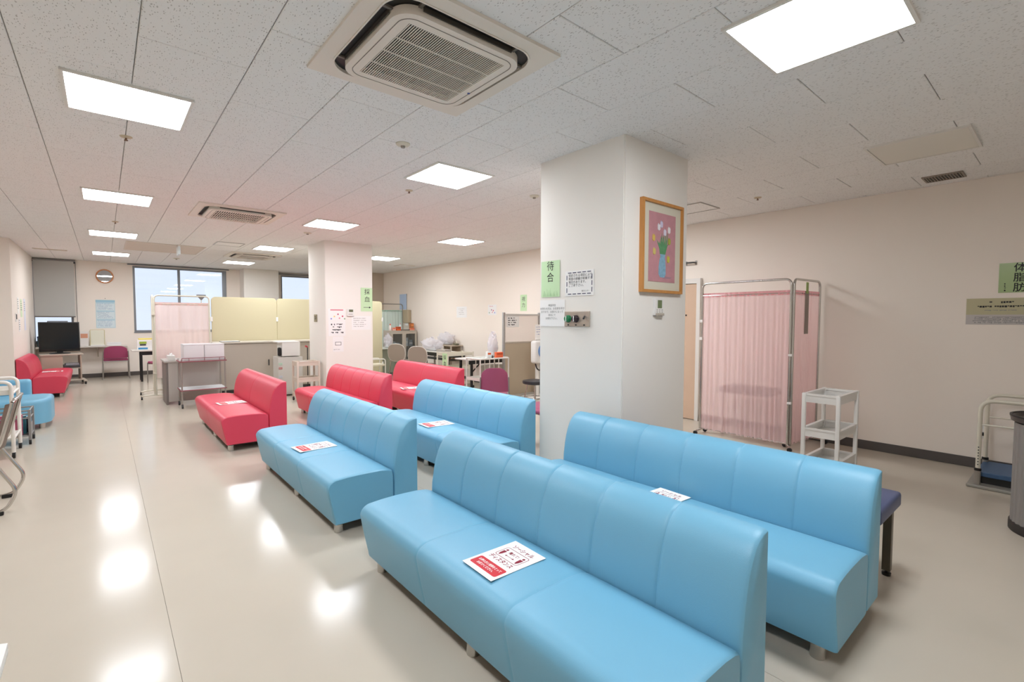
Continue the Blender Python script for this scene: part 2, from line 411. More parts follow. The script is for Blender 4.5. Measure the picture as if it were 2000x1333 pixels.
SLOT = mat('air_slot_dark', '17140f', .5)
ACW = mat('air_conditioner_ivory', 'e8dfd2', .45)
def air_conditioner(cx, cy, label, detailed):
    t = thing('ceiling_air_conditioner', label, 'air conditioner', (cx, cy, CZ), 0, 'ceiling cassette air conditioners')
    N = 8; o = .478; so = rrect(.405, .405, .13, N); si = rrect(.352, .352, .105, N)
    # square panel with rounded opening
    bm = NB(); sq = []
    for x, y in so:
        s = o/max(abs(x), abs(y)); sq.append((x*s, y*s))
    for c in ((o, o), (-o, o), (-o, -o), (o, -o)):
        k = min(range(len(sq)), key=lambda q: (sq[q][0]-c[0])**2 + (sq[q][1]-c[1])**2); sq[k] = c
    ring(bm, sq, so, -.016, .0); obj('panel', bm, ACW, t)
    bm = NB(); ring(bm, rrect(.4049, .4049, .13, N), rrect(.33, .33, .105, N), -.003, .0); obj('air_slot', bm, SLOT, t)
    bm = NB(); ring(bm, so, rrect(.398, .398, .128, N), -.021, -.004); obj('slot_lip', bm, ACW, t)
    for a in range(4):
        bm = NB(); box(bm, -.25, .25, .356, .361, -.026, -.004); l = obj('louver', bm, mat('louver_grey', '4a453e', .4), t); l.rotation_euler.z = a*PI/2
        for q in (-.27, .255): l = obj('slot_divider', box(NB(), q, q+.015, .345, .403, -.014, -.003), mat('divider_grey', '6b655c', .5), t); l.rotation_euler.z = a*PI/2
    G = .272
    bm = NB(); ring(bm, si, [(x*G/max(abs(x), abs(y)), y*G/max(abs(x), abs(y))) for x, y in si], -.046, -.006)
    ip = obj('center_panel', bm, ACW, t, 30)
    bm = NB(); ring(bm, rrect(.318, .318, .07, N), rrect(.3145, .3145, .068, N), -.0475, -.046); obj('panel_seam', bm, mat('seam_line', '8a8073', .6), ip)
    obj('grille_back', box(NB(), -G-.01, G+.01, -G-.01, G+.01, -.014, -.008), mat('grille_dark', '16120d', .8), t)
    n = 46 if detailed else 22; first = None; joined = NB()
    for q in range(n):
        x = -G + (q+.5)*2*G/n; wd = G/n*.80
        if detailed:
            if first is None:
                first = obj('grille_slat', box(NB(), -wd/2, wd/2, -G, G, -.0452, -.0425), ACW, t, loc=(x, 0, 0))
            else:
                c = bpy.data.objects.new('grille_slat', first.data); COL.objects.link(c); c.parent = t; c.location = (x, 0, 0)
        else: box(joined, x-wd/2, x+wd/2, -G, G, -.0452, -.042)
    if not detailed: obj('grille_slats', joined, ACW, t)['kind'] = 'stuff'
    else: joined.free()
    for yb in (-.136, 0, .136): obj('grille_bar', box(NB(), -G, G, yb-.003, yb+.003, -.0465, -.0425), ACW, t)
    if detailed:
        bm = NB(); lathe(bm, [(.0001, -.0475), (.0085, -.0475), (.0085, -.046)], .312, .10, 14); obj('brand_dot', bm, mat('blue_dot', '24408f', .5), t)
    return t
air_conditioner(1.345, 2.247, 'large ceiling cassette air conditioner with slatted grille nearest the camera', True)
air_conditioner(1.36, 7.13, 'ceiling cassette air conditioner in the middle distance above the pink curtain screen', False)
air_conditioner(2.50, 11.65, 'farthest ceiling cassette air conditioner, near the far pillar', False)

def detector(cx, cy, r, label, name='smoke_detector', col=CREAMM):
    t = thing(name, label, 'detector', (cx, cy, CZ), 0, 'ceiling detectors')
    obj('base', lathe(NB(), [(r*.3, -.018), (r*.8, -.016), (r, -.006), (r, 0)], seg=20), col, t, True)
    obj('sensor', lathe(NB(), [(.004, -.034), (r*.28, -.032), (r*.33, -.018), (r*.33, -.015)], seg=14), mat('sensor_grey', 'a39c92', .5), t, True)
    return t
detector(1.81, 3.446, .055, 'round white smoke detector on the ceiling left of the central light panel')
detector(2.50, 7.95, .06, 'flat round detector on the ceiling just before the far pillar')
detector(3.655, 3.93, .055, 'flat cream detector on the ceiling just left of the big pillar edge')
detector(1.30, 13.3, .06, 'cream detector on the ceiling near the wide window', col=CREAMM)
SPR = mat('sprinkler_cover', 'cbbba0', .4)
for x, y, l in ((.166, 4.672, 'sprinkler head just beyond the nearest left light panel'), (.164, 8.838, 'sprinkler head beyond the second left light panel'), (2.502, 4.634, 'sprinkler head beyond the central light panel'), (5.578, 2.356, 'sprinkler head on the dim ceiling right of the big pillar')):
    t = thing('sprinkler', l, 'sprinkler', (x, y, CZ), 0, 'ceiling sprinkler heads')
    obj('cover_plate', lathe(NB(), [(.02, -.012), (.035, -.007), (.04, 0)], seg=16), SPR, t, True)
    obj('nozzle', lathe(NB(), [(.012, -.03), (.013, -.026), (.005, -.022), (.007, -.01)], seg=10), mat('brass_nozzle', '6d4a33', .4, metal=.7), t, True)
# slotted vent near right wall
t = thing('ceiling_vent', 'small slotted black air vent on the ceiling near the right wall', 'vent', (6.09, .873, CZ))
obj('frame', ring(NB(), [(-.12, -.145), (.12, -.145), (.12, .145), (-.12, .145)], [(-.105, -.13), (.105, -.13), (.105, .13), (-.105, .13)], -.012, .002), mat('vent_frame', '8f8578', .5), t)
obj('backing', box(NB(), -.105, .105, -.13, .13, -.003, .001), BLACK, t)
for k in range(12):
    y = -.13 + (k+.5)*.26/12; obj('vent_blade', box(NB(), -.105, .105, y-.004, y+.004, -.011, -.003), mat('vent_frame', '8f8578', .5), t)
def hatch(cx, cy, hx, hy, label, m=None, name='ceiling_access_panel', flat=False):
    t = thing(name, label, 'access panel', (cx, cy, CZ), 0, 'ceiling access panels')
    obj('frame', ring(NB(), [(-hx, -hy), (hx, -hy), (hx, hy), (-hx, hy)], [(-hx+.015, -hy+.015), (hx-.015, -hy+.015), (hx-.015, hy-.015), (-hx+.015, hy-.015)], -.008, .002), STEEL if not flat else CREAM, t)
    obj('cover', box(NB(), -hx+.015, hx-.015, -hy+.015, hy-.015, -.004, .001), m or CEILM, t); return t
hatch(5.52, 3.1, .23, .23, 'metal framed ceiling hatch right of the big pillar')
hatch(1.79, 10.12, .22, .23, 'thin framed ceiling hatch beside the far air conditioners')
hatch(.94, 11.55, .60, .68, 'large beige blank panel on the ceiling before the wide window', mat('beige_panel', 'ddd1c4', .8), flat=True)
t = thing('ceiling_slot_vent', 'long thin air slot on the ceiling above the grey blind', 'vent', (-.77, 13.25, CZ))
obj('frame', ring(NB(), [(-.25, -.05), (.25, -.05), (.25, .05), (-.25, .05)], [(-.235, -.035), (.235, -.035), (.235, .035), (-.235, .035)], -.01, .001), CREAM, t)
obj('slot', box(NB(), -.235, .235, -.035, .035, -.004, 0), mat('slot_shadow', '8c857c', .8), t)
t = thing('exit_sign', 'small hanging sign plate seen nearly edge on below the ceiling by the wide window', 'sign', (1.105, 10.95, CZ))
obj('bracket', bbox(NB(), -.02, .02, -.16, .16, -.03, 0, .004), WHITEM, t)
obj('sign_plate', bbox(NB(), -.018, .018, -.15, .15, -.175, -.03, .004), mat('sign_pale', 'dfeaec', .3), t)
t = thing('ceiling_slot_vent', 'thin air slot on the ceiling above the glass cabinet', 'vent', (5.9, 11.2, CZ))
obj('frame', ring(NB(), [(-.2, -.2), (.2, -.2), (.2, .2), (-.2, .2)], [(-.18, -.18), (.18, -.18), (.18, .18), (-.18, .18)], -.008, .001), CREAM, t)
obj('slot', box(NB(), -.18, .18, -.18, .18, -.004, 0), CEILM, t)

# ------------------------------------------------------------------ lobby sofas
def sofa_profiles():
    seat = [(.435, .075), (.05, .075)]
    seat += [(.04, .11), (.022, .19), (.004, .28)]
    for k in range(9):                       # rounded nose
        a = PI - .08 - (PI/2 - .08)*k/8; seat.append((.068 + .072*math.cos(a), .322 + .062*math.sin(a)))
    seat += [(.13, .389), (.20, .391), (.28, .3905), (.36, .388), (.42, .380), (.455, .365), (.462, .33)]
    seat += [(.462, .20), (.462, .085)]
    back = [(.655, .085), (.655, .30), (.655, .50), (.655, .685)]
    for k in range(5):
        a = PI/2*k/4; back.append((.645 + .010*math.cos(a), .705 + .012*math.sin(a)))
    back += [(.615, .713), (.582, .70), (.552, .675), (.528, .642), (.508, .60), (.492, .553), (.480, .50), (.472, .45), (.466, .41), (.464, .37), (.464, .30), (.464, .085)]
    return seat, back
SEATP, BACKP = sofa_profiles()
def extrude_profile(prof, L, seams, bulge, groove, topmask):
    bm = NB(); n = len(prof)
    nor = []
    for i in range(n):
        a = Vector(prof[i-1]); b = Vector(prof[(i+1) % n]); t = (b-a).normalized(); nn = Vector((t.y, -t.x)); nor.append(nn)
    area = sum(prof[i][0]*prof[(i+1) % n][1] - prof[(i+1) % n][0]*prof[i][1] for i in range(n))
    if area < 0: nor = [-q for q in nor]
    ys = set([0, .002, .006, .014, .03, L, L-.002, L-.006, L-.014, L-.03])
    ed = [0] + seams + [L]
    for s in seams:
        for dlt in (-.03, -.016, -.007, -.003, 0, .003, .007, .016, .03): ys.add(s+dlt)
    for a, b in zip(ed, ed[1:]):
        for k in range(1, 7): ys.add(a + (b-a)*k/7)
    ys = sorted(ys); rings = []
    for y in ys:
        a = max([e for e in ed if e <= y+1e-9]); bb = min([e for e in ed if e >= y-1e-9 and e > a] or [L])
        u = (y-a)/(bb-a) if bb > a else 0
        d = bulge*(math.sin(PI*min(max(u, 0), 1))**.6 - .6)
        ds = min([abs(y-s) for s in seams] or [1]); d -= groove*math.exp(-(ds/.006)**2)
        de = min(y, L-y); e = -.007*max(0, 1-de/.02)**2.2 if de < .02 else 0
        rg = []
        for (px_, pz), nn, mk in zip(prof, nor, topmask):
            q = Vector((px_, pz)) + nn*(d*mk + e); rg.append(bm.verts.new((q.x, y, q.y)))
        rings.append(rg)
    for r0, r1 in zip(rings, rings[1:]):
        for k in range(n): bm.faces.new((r0[k], r0[(k+1) % n], r1[(k+1) % n], r1[k]))
    bm.faces.new(rings[0]); bm.faces.new(rings[-1][::-1]); return bm
def make_sofa(L, m, nback, nseat, soft=1):
    seams = [L*k/nseat for k in range(1, nseat)]; bs = [L*k/nback for k in range(1, nback)]
    t = thing('lobby_sofa', 'x', 'sofa')
    smask = [0, 0] + [1]*3 + [1]*9 + [1]*5 + [.6, 0, 0, 0]
    obj('seat', extrude_profile(SEATP, L, seams, .003*soft, .003*soft, smask[:len(SEATP)]), m, t, 50)
    bmask = [0, 0, 0, 0] + [.4]*5 + [1]*10 + [0]*2
    obj('backrest', extrude_profile(BACKP, L, bs,   .0035*soft, .0045*soft, bmask[:len(BACKP)]), m, t, 50)
    obj('underside', box(NB(), .07, .64, .03, L-.03, .066, .09), BLACK, t)
    foot = None
    for x in (.098, .575):
        for y in (.085, L/2, L-.085):
            if not foot: foot = obj('foot', lathe(NB(), [(.028, 0), (.031, .002), (.031, .07)], seg=24), CHROME, t, True, loc=(x, y, 0))
            else:
                c = bpy.data.objects.new('foot', foot.data); COL.objects.link(c); c.parent = t; c.location = (x, y, 0)
    return t
LS = 1.935
blue = make_sofa(LS, BLUE, 6, 3)
SG = 'vinyl lobby sofas in the waiting area'
blue.location = (1.078, .665, 0); tag(blue, 'light blue vinyl sofa nearest the camera with a readable notice on its seat', 'sofa', SG)
dup(blue, (2.19, .585, 0), 0, 'light blue vinyl sofa in front of the big pillar, beside the dark bench')
dup(blue, (1.076, 3.10, 0), 0, 'light blue vinyl sofa between the nearest blue sofa and the left red sofa')
dup(blue, (2.287, 3.125, 0), 0, 'light blue vinyl sofa left of the big pillar, in front of the mauve chair')
redp = make_sofa(LS, RED, 2, 2, .6)
redp.location = (.922, 5.83, 0); tag(redp, 'red vinyl sofa in front of the steel trolley, leftmost of the three facing the aisle', 'sofa', SG)
redq = make_sofa(LS, RED, 6, 3, .8); redq.location = (2.184, 5.735, 0); tag(redq, 'red vinyl sofa standing right in front of the far pillar', 'sofa', SG)
dup(redp, (3.336, 5.76, 0), 0, 'red vinyl sofa right of the far pillar, in front of the taupe chairs')
dup(redp, (-.525, 11.87+LS, 0), PI, 'red vinyl sofa against the left wall beside the television')

# notices lying on the seats
def make_notice():
    t = thing('notice_sheet', 'x', 'notice')
    W, Hh = .21, .297
    bm = NB(); nx, ny = 6, 8; g = []
    for j in range(ny+1):
        for i in range(nx+1):
            x = -W/2 + W*i/nx; y = -Hh/2 + Hh*j/ny
            g.append((x, y))
    box(bm, -W/2, W/2, -Hh/2, Hh/2, 0, .0012); obj('paper', bm, PAPER, t)
    Z = .0016; R0 = (0, 0, 0)
    lettering('ソーシャル', .032, INKRED, t, (0, .106, Z), R0, bold=.0008, width=.135)
    lettering('ディスタンス', .031, INKRED, t, (0, -.021, Z), R0, bold=.0008, width=.15)
    bm = NB(); ring(bm, [(x, y+.043) for x, y in rrect(.075, .041, .012, 4)], [(x, y+.043) for x, y in rrect(.0725, .0385, .010, 4)], .0012, Z); obj('printed_frame', bm, INKRED, t)
    for s in (-1, 1):
        bm = NB(); prism(bm, [(s*.056 + dx, .052 + dy) for dx, dy in ((-.010, 0), (.010, 0), (.008, -.026), (.003, -.04), (-.003, -.04), (-.008, -.026))], .0012, Z); obj('printed_figure', bm, INKRED, t)
        bm = NB(); lathe(bm, [(.007, .0012), (.007, Z)], s*.056, .063, 12); obj('printed_figure_head', bm, INKRED, t)
    lettering('離れて!', .022, INKRED, t, (0, .054, Z), R0, bold=.0004, width=.062)
    bm = NB(); box(bm, -.022, .022, .027, .029, .0012, Z)
    for s in (-1, 1): prism(bm, [(s*.03, .028), (s*.02, .034), (s*.02, .022)], .0012, Z)
    obj('printed_arrow', bm, INKRED, t)
    bm = NB(); prism(bm, [(x, y-.088) for x, y in rrect(.09, .034, .01, 4)], .0012, Z); rp = obj('red_box', bm, REDP, t)
    lettering('お隣の方と間隔をとって', .018, WHITEP, rp, (0, -.078, Z+.0004), R0, bold=.0003, width=.15)
    lettering('お掛けください。', .018, WHITEP, rp, (0, -.101, Z+.0004), R0, bold=.0003, width=.11)
    return t
nt0 = make_notice(); NG = 'social distancing notices on the sofas'
# page top points to the backrest (+x), text runs towards the camera (-y)
SEATZ = .3928
nt0.location = (1.298, 1.575, SEATZ); nt0.rotation_euler = (0, 0, -PI/2 - .03); tag(nt0, 'white and red distancing notice on the nearest blue sofa', 'notice', NG)
dup(nt0, (2.455, 1.545, SEATZ), -PI/2 - .05, 'distancing notice on the blue sofa in front of the big pillar')
dup(nt0, (1.283, 4.0, SEATZ), -PI/2 + .06, 'distancing notice on the blue sofa between blue and red sofas in the left column')
dup(nt0, (2.50, 4.10, SEATZ), -PI/2 - .06, 'distancing notice on the blue sofa left of the big pillar')
dup(nt0, (1.18, 6.76, SEATZ), -PI/2 + .1, 'distancing notice on the leftmost red sofa facing the aisle')
dup(nt0, (3.52, 6.5, SEATZ), -PI/2 - .25, 'distancing notice on the red sofa right of the far pillar')
dup(nt0, (-.78, 12.9, SEATZ), PI/2, 'distancing notice on the red sofa beside the television')
# dark bench behind the right blue sofa
t = thing('padded_bench', 'dark blue padded bench with square metal legs behind the right blue sofa', 'bench', (2.93, .60, 0))
bm = NB(); bbox(bm, 0, .43, 0, 1.55, .40, .485, .018, 3); obj('seat_pad', bm, mat('navy_vinyl', '4a5478', .4, bump=.2, bscale=400), t, True)
for x, y in ((.03, .05), (.40, .05), (.03, 1.5), (.40, 1.5)):
    lg = obj('leg', bbox(NB(), x-.02, x+.02, y-.02, y+.02, .03, .40, .002), mat('bench_leg_metal', '6d655a', .4, metal=.6), t)
    obj('foot_glide', lathe(NB(), [(.021, 0), (.022, .016), (.008, .02), (.008, .032)], x, y, 14), BLACK, lg, True)
obj('rail', box(NB(), .03, .40, .04, .06, .375, .40), mat('bench_leg_metal', '6d655a', .4, metal=.6), t)

# ------------------------------------------------------------------ items on the big pillar
RW = -PI/2                                    # faces -x
PX = P1[0] - .0012
s = sheet('wall_notice', 'pale green vertical sign reading waiting area on the big pillar', 'sign', .222, .31, (PX-.002, 2.957, 1.783), RW, GREENP)
lettering('待', .088, INK, s, (-.0, -.0022, .105)); lettering('合', .088, INK, s, (0, -.0022, .008))
bm = NB()
for k in range(14):
    x = -.085 + k*.013 + random.uniform(-.003, .003); h = random.uniform(.02, .075); prism(bm, [(x, -.148), (x+.004, -.148), (x+random.uniform(-.01, .012), -.148+h)], -.0022, -.0014, 'xz')
obj('printed_grass', bm, mat('grass_print', '9cc790', .7), s)
s = sheet('wall_notice', 'white notice with dashed ornamental border on the big pillar', 'notice', .305, .205, (PX-.001, 2.629, 1.731), RW)
bm = NB()
for k in range(5):
    x = -.122 + k*.052; box(bm, x, x+.038, -.0022, -.0014, .083, .09); box(bm, x, x+.038, -.0022, -.0014, -.09, -.083)
for k in range(3):
    z = -.075 + k*.052; box(bm, -.138, -.131, -.0022, -.0014, z, z+.038); box(bm, .131, .138, -.0022, -.0014, z, z+.038)
obj('dashed_border', bm, mat('border_ink', '55566b', .8), s)
lettering('受診される項目により\n検査の順番が前後する\n場合があります。\nご了承下さい。', .0255, INK, s, (-.115, -.0022, .022), align='LEFT', space=1.05)
lettering('健診センター', .014, INK, s, (.07, -.0022, -.066))
s = sheet('wall_notice', 'white paper with five printed lines left of the knob panel on the big pillar', 'notice', .30, .228, (PX-.001, 2.935, 1.489), RW)
lettering('検査待合\nお待ちの方は、お名前を呼び\nますので、お掛けになって\n待合にて\nお待ち下さい。', .0225, mat('grey_ink', '6f6e6c', .8), s, (0, -.0022, .01), space=1.25)
t = thing('control_plate', 'metal wall plate with a green and a black round knob on the big pillar', 'control panel', (P1[0], 2.646, 1.439), RW)
obj('plate', bbox(NB(), -.136, .136, -.012, 0, -.063, .063, .004), mat('plate_metal', 'b9ada0', .35, metal=.5), t)
for x, m, nm in ((-.088, mat('knob_green', '1f7a4c', .25), 'green_knob'), (-.004, mat('knob_black', '2b1f26', .25), 'black_knob')):
    kb = NB(); lathe(kb, [(.031, 0), (.030, .016), (.024, .03), (.0, .033)], seg=24); k = obj(nm, kb, m, t, True, loc=(x, -.012, .002), rot=(PI/2, 0, 0))
    kb = NB(); bbox(kb, -.003, .003, -.022, .022, .03, .036, .001); obj('knob_pointer', kb, WHITEP, k)
    kb = NB(); lathe(kb, [(.006, 0), (.006, .008), (.002, .01)], seg=10); obj('indicator_button', kb, DARK, t, True, loc=(x, -.012, -.048), rot=(PI/2, 0, 0))
kb = NB(); tube(kb, [(.084, -.012, .022), (.100, -.04, .004)], [.006, .008], 10); obj('toggle_lever', kb, DARK, t, True)
kb = NB(); lathe(kb, [(.006, 0), (.006, .008), (.002, .01)], seg=10); obj('indicator_button', kb, DARK, t, True, loc=(.084, -.012, -.048), rot=(PI/2, 0, 0))

# framed picture on pillar front
t = thing('framed_picture', 'wood framed picture of tulips in a patterned blue vase on the big pillar', 'picture', (3.430, P1[2], 2.010))
fw_, fh, fb = .288, .360, .022
fr = NB(); ring(fr, [(-fw_, -fh), (fw_, -fh), (fw_, fh), (-fw_, fh)], [(-fw_+fb, -fh+fb), (fw_-fb, -fh+fb), (fw_-fb, fh-fb), (-fw_+fb, fh-fb)], 0, .034)
obj('frame', fr, WOOD, t, rot=(PI/2, 0, 0))
obj('mat_board', box(NB(), -fw_+fb, fw_-fb, -.016, -.004, -fh+fb, fh-fb), mat('mat_board', 'd6d0bd', .8), t)
aw, ah = .188, .272
art = obj('artwork', box(NB(), -aw, aw, -.0185, -.016, -ah, ah), mat('pink_ground', 'c08a90', .8, var=.15, vscale=18), t)
def shape(nm, poly, m, d=.0): obj(nm, prism(NB(), poly, -.0195-d, -.0185, 'xz'), m, art)
vz = mat('painted_vase', '86aec4', .8, var=.35, vscale=45); 
V = [(-.028, -.235), (.034, -.235), (.052, -.21), (.05, -.15), (.044, -.10), (.036, -.07), (.046, -.045), (-.036, -.045), (-.026, -.07), (-.04, -.10), (-.05, -.15), (-.05, -.21)]
shape('painted_vase', V, vz)
LEAF = mat('painted_leaf', '5d9466', .8, var=.25, vscale=30)
rnd = random.Random(3)
for k in range(13):
    x0 = rnd.uniform(-.03, .038); x1 = -.085 + k*.0145 + rnd.uniform(-.01, .01); z1 = rnd.uniform(.02, .13)
    shape('painted_leaf', [(x0-.006, -.05), (x0+.008, -.05), ((x0+x1)/2+.011, .02), (x1, z1), ((x0+x1)/2-.009, .015)], LEAF, .0002*k)
for x, z, c in ((-.055, .16, 'e3dfe2'), (-.02, .185, 'cfc7dc'), (.03, .125, 'dcd6e4'), (.09, .15, 'e8e2e2'), (-.125, .07, 'd6b65c'), (-.115, -.035, 'd2c071'), (.095, .06, 'a3a848'), (.085, -.085, 'cdbf4e')):
    pm = mat('petal_'+c, c, .8)
    shape('painted_petal', [(x-.016, z-.02), (x, z-.028), (x+.016, z-.02), (x+.018, z+.012), (x+.008, z+.026), (x, z+.014), (x-.008, z+.03), (x-.018, z+.012)], pm, .003)
shape('painted_shadow', [(.0, -.245), (.12, -.24), (.14, -.228), (.05, -.225)], mat('painted_shadow', 'a8828e', .8))
t = thing('wall_controller', 'small white wall controller with green display under the framed picture', 'controller', (3.40, P1[2], 1.54))
obj('body', bbox(NB(), -.064, .066, -.02, 0, -.07, .072, .004), WHITE, t)
obj('display', box(NB(), -.024, .034, -.0215, -.0195, -.012, .052), mat('lcd_green', '73815a', .3), t)
obj('lower_flap', bbox(NB(), -.05, .052, -.034, -.018, -.072, -.052, .003), mat('flap_beige', 'b7aea0', .5), t)
for k in range(6):
    obj('button', bbox(NB(), -.04+(k % 3)*.035, -.022+(k % 3)*.035, -.0225, -.0195, -.030-(k//3)*.016, -.022-(k//3)*.016, .001), mat('button_grey', 'c4c0ba', .5), t)

# ------------------------------------------------------------------ items on the far pillar
PY = P2[2] - .001
s = sheet('wall_notice', 'pale green sign reading blood collection with an arrow on the far pillar', 'sign', .222, .43, (3.694, PY-.002, 1.787), 0, GREENP)
lettering('採', .11, INK, s, (.01, -.0022, .135)); lettering('血', .11, INK, s, (.01, -.0022, .0))
bm = NB(); box(bm, -.06, .05, -.0022, -.0014, -.147, -.139); prism(bm, [(.078, -.143), (.046, -.124), (.046, -.162)], -.0022, -.0014, 'xz'); obj('printed_arrow', bm, INK, s)
s = sheet('wall_notice', 'white poster with red heading and coloured dots on the far pillar', 'poster', .30, .215, (3.143, PY-.001, 1.505), 0)
bm = NB(); prism(bm, rrect(.115, .010, .008, 3), -.0022, -.0014, 'xz'); obj('red_heading', bm, mat('coral_print', 'd8808a', .7), s, loc=(0, 0, .085))
for i, (x, z, c) in enumerate(((-.10, -.07, '8f94d8'), (-.045, -.03, 'e8cf86'), (.02, .01, 'c65f79'), (.10, -.025, 'c8435f'), (.15-.012, -.07, '92b592'), (.045, -.06, 'e39aa8'))):
    bm = NB(); lathe(bm, [(.014, 0), (.014, .0008)], seg=14); obj('printed_dot', bm, mat('dot_'+c, c, .7), s, loc=(x, -.0014, z), rot=(PI/2, 0, 0))
s = sheet('wall_notice', 'white notice with four bold lines under the dotted poster on the far pillar', 'notice', .30, .26, (3.143, PY-.001, 1.262), 0)
print_lines(s, -.125, .125, .085, 4, .026, .022, INK, 5, center=True)
s = sheet('wall_notice', 'small paper with a square diagram low on the far pillar', 'notice', .19, .27, (3.16, PY-.001, .985), 0)
bm = NB(); ring(bm, rrect(.055, .032, .008, 3), rrect(.045, .022, .006, 3), 0, .0008); obj('printed_diagram', bm, INKGREY, s, loc=(0, -.0014, .01), rot=(PI/2, 0, 0))
print_lines(s, -.08, .08, -.09, 1, .01, .01, INKGREY, 8)
s = sheet('wall_notice', 'white notice with faint grey lines under the green arrow sign', 'notice', .36, .25, (3.59, PY-.001, 1.36), 0)
print_lines(s, -.15, .15, .09, 5, .015, .022, mat('very_faint_ink', 'b5b0ac', .8), 9)
t = thing('wall_thermostat', 'small thermostat with dark display on the far pillar left of the green arrow sign', 'thermostat', (3.385, P2[2], 1.545))
obj('body', bbox(NB(), -.062, .062, -.02, 0, -.065, .065, .004), WHITE, t)
obj('display', box(NB(), -.03, .045, -.0215, -.0195, .012, .056), mat('lcd_dark', '6d7055', .3), t)
obj('button_row', box(NB(), -.04, .04, -.0215, -.0195, -.035, -.02), mat('button_grey', 'c4c0ba', .5), t)
t = thing('wall_socket_plate', 'metal socket plate with dark insert on the left side of the far pillar', 'socket', (P2[0], 8.985, 1.445), RW)
obj('plate', bbox(NB(), -.075, .075, -.01, 0, -.068, .068, .003), mat('brass_plate', '9b917d', .35, metal=.6), t)
obj('insert', box(NB(), -.035, .03, -.0125, -.009, -.02, .03), BLACK, t)
for x in (-.018, .012): obj('socket_slot', box(NB(), x-.005, x+.005, -.0135, -.012, -.005, .016), CREAM, t)

# ------------------------------------------------------------------ right wall items
WX = XR - .001
s = sheet('wall_poster', 'green laminated sign with large dark characters at the right edge of the photo', 'sign', .42, .275, (WX-.002, .29, 1.835), RW, mat('laminated_green', 'a9bf8a', .15))
for i, ch in enumerate(('体', '脂', '肪')):
    lettering(ch, .088, INK, s, (-.072, -.0022, .088-.092*i), bold=.0008)
print_lines(s, -.172, -.15, -.05, 4, .014, .006, INK, 31)
s = sheet('wall_poster', 'long laminated notice with a grey lower strip under the green sign at the right edge', 'notice', .62, .25, (WX-.001, .405, 1.523), RW, mat('laminated_olive', 'bdb794', .15))
print_lines(s, -.17, .12, .095, 1, .02, .02, INK, 14, fill=.6); print_lines(s, -.23, .27, .055, 1, .018, .02, INK, 15, fill=.9); print_lines(s, -.18, .10, .015, 1, .01, .01, INKGREY, 16)
obj('lower_strip', box(NB(), -.31, .31, -.0024, -.0013, -.125, -.03), mat('strip_grey', 'c2bcb8', .2), s)
print_lines(s, -.26, .28, -.05, 4, .012, .005, INKGREY, 17, y=-.003)
s = sheet('wall_notice', 'pale green sign reading eyesight on the right wall above the white partition', 'sign', .195, .325, (WX-.001, 7.225, 1.765), RW, GREENP)
lettering('視', .10, INK, s, (.0, -.0022, .07)); lettering('力', .10, INK, s, (.0, -.0022, -.05))
s = sheet('wall_poster', 'small poster with red dots on the right wall left of the eyesight sign', 'poster', .30, .225, (WX, 8.25, 1.637), RW)
print_lines(s, -.10, .10, .085, 1, .016, .01, mat('coral_print', 'd8808a', .7), 21)
for x, z, c in ((-.10, -.06, '92b592'), (-.02, .0, '8a4a66'), (.04, -.015, 'c8435f'), (.01, -.05, 'e39aa8'), (.09, -.06, '8f94d8')):
    bm = NB(); lathe(bm, [(.016, 0), (.016, .0008)], seg=12); obj('printed_dot', bm, mat('dot_'+c, c, .7), s, loc=(x, -.0014, z), rot=(PI/2, 0, 0))
s = sheet('wall_notice', 'faint white paper on the right wall above the bagged machine', 'notice', .42, .26, (WX, 9.42, 1.60), RW)
print_lines(s, -.12, .12, .08, 4, .012, .03, mat('very_faint_ink', 'b5b0ac', .8), 22, center=True)
s = sheet('wall_poster', 'pale blue blank panel on the right wall behind the mint curtain screen', 'poster', .43, .43, (WX, 12.31, 1.915), RW, mat('sky_blue_sheet', 'bdd3ee', .4))
obj('side_rail', bbox(NB(), .205, .222, -.012, 0, -.42, .22, .003), STEEL, s)
t = thing('towel_dispenser', 'beige paper towel dispenser on the right wall above the glass cabinet', 'dispenser', (XR, 12.0, 1.505), RW)
obj('body', bbox(NB(), -.15, .15, -.11, 0, -.18, .18, .025, 3), mat('dispenser_beige', 'b9a98c', .5), t, True)
obj('paper_tongue', box(NB(), -.09, .09, -.07, -.066, -.25, -.16), PAPER, t)
t = thing('wall_outlet', 'white wall outlet low on the right wall behind the step platform', 'socket', (XR, .56, .36), RW)
obj('plate', bbox(NB(), -.035, .035, -.008, 0, -.06, .06, .003), WHITE, t); obj('plug', bbox(NB(), -.014, .014, -.04, -.006, -.03, .0, .004), BLACK, t)

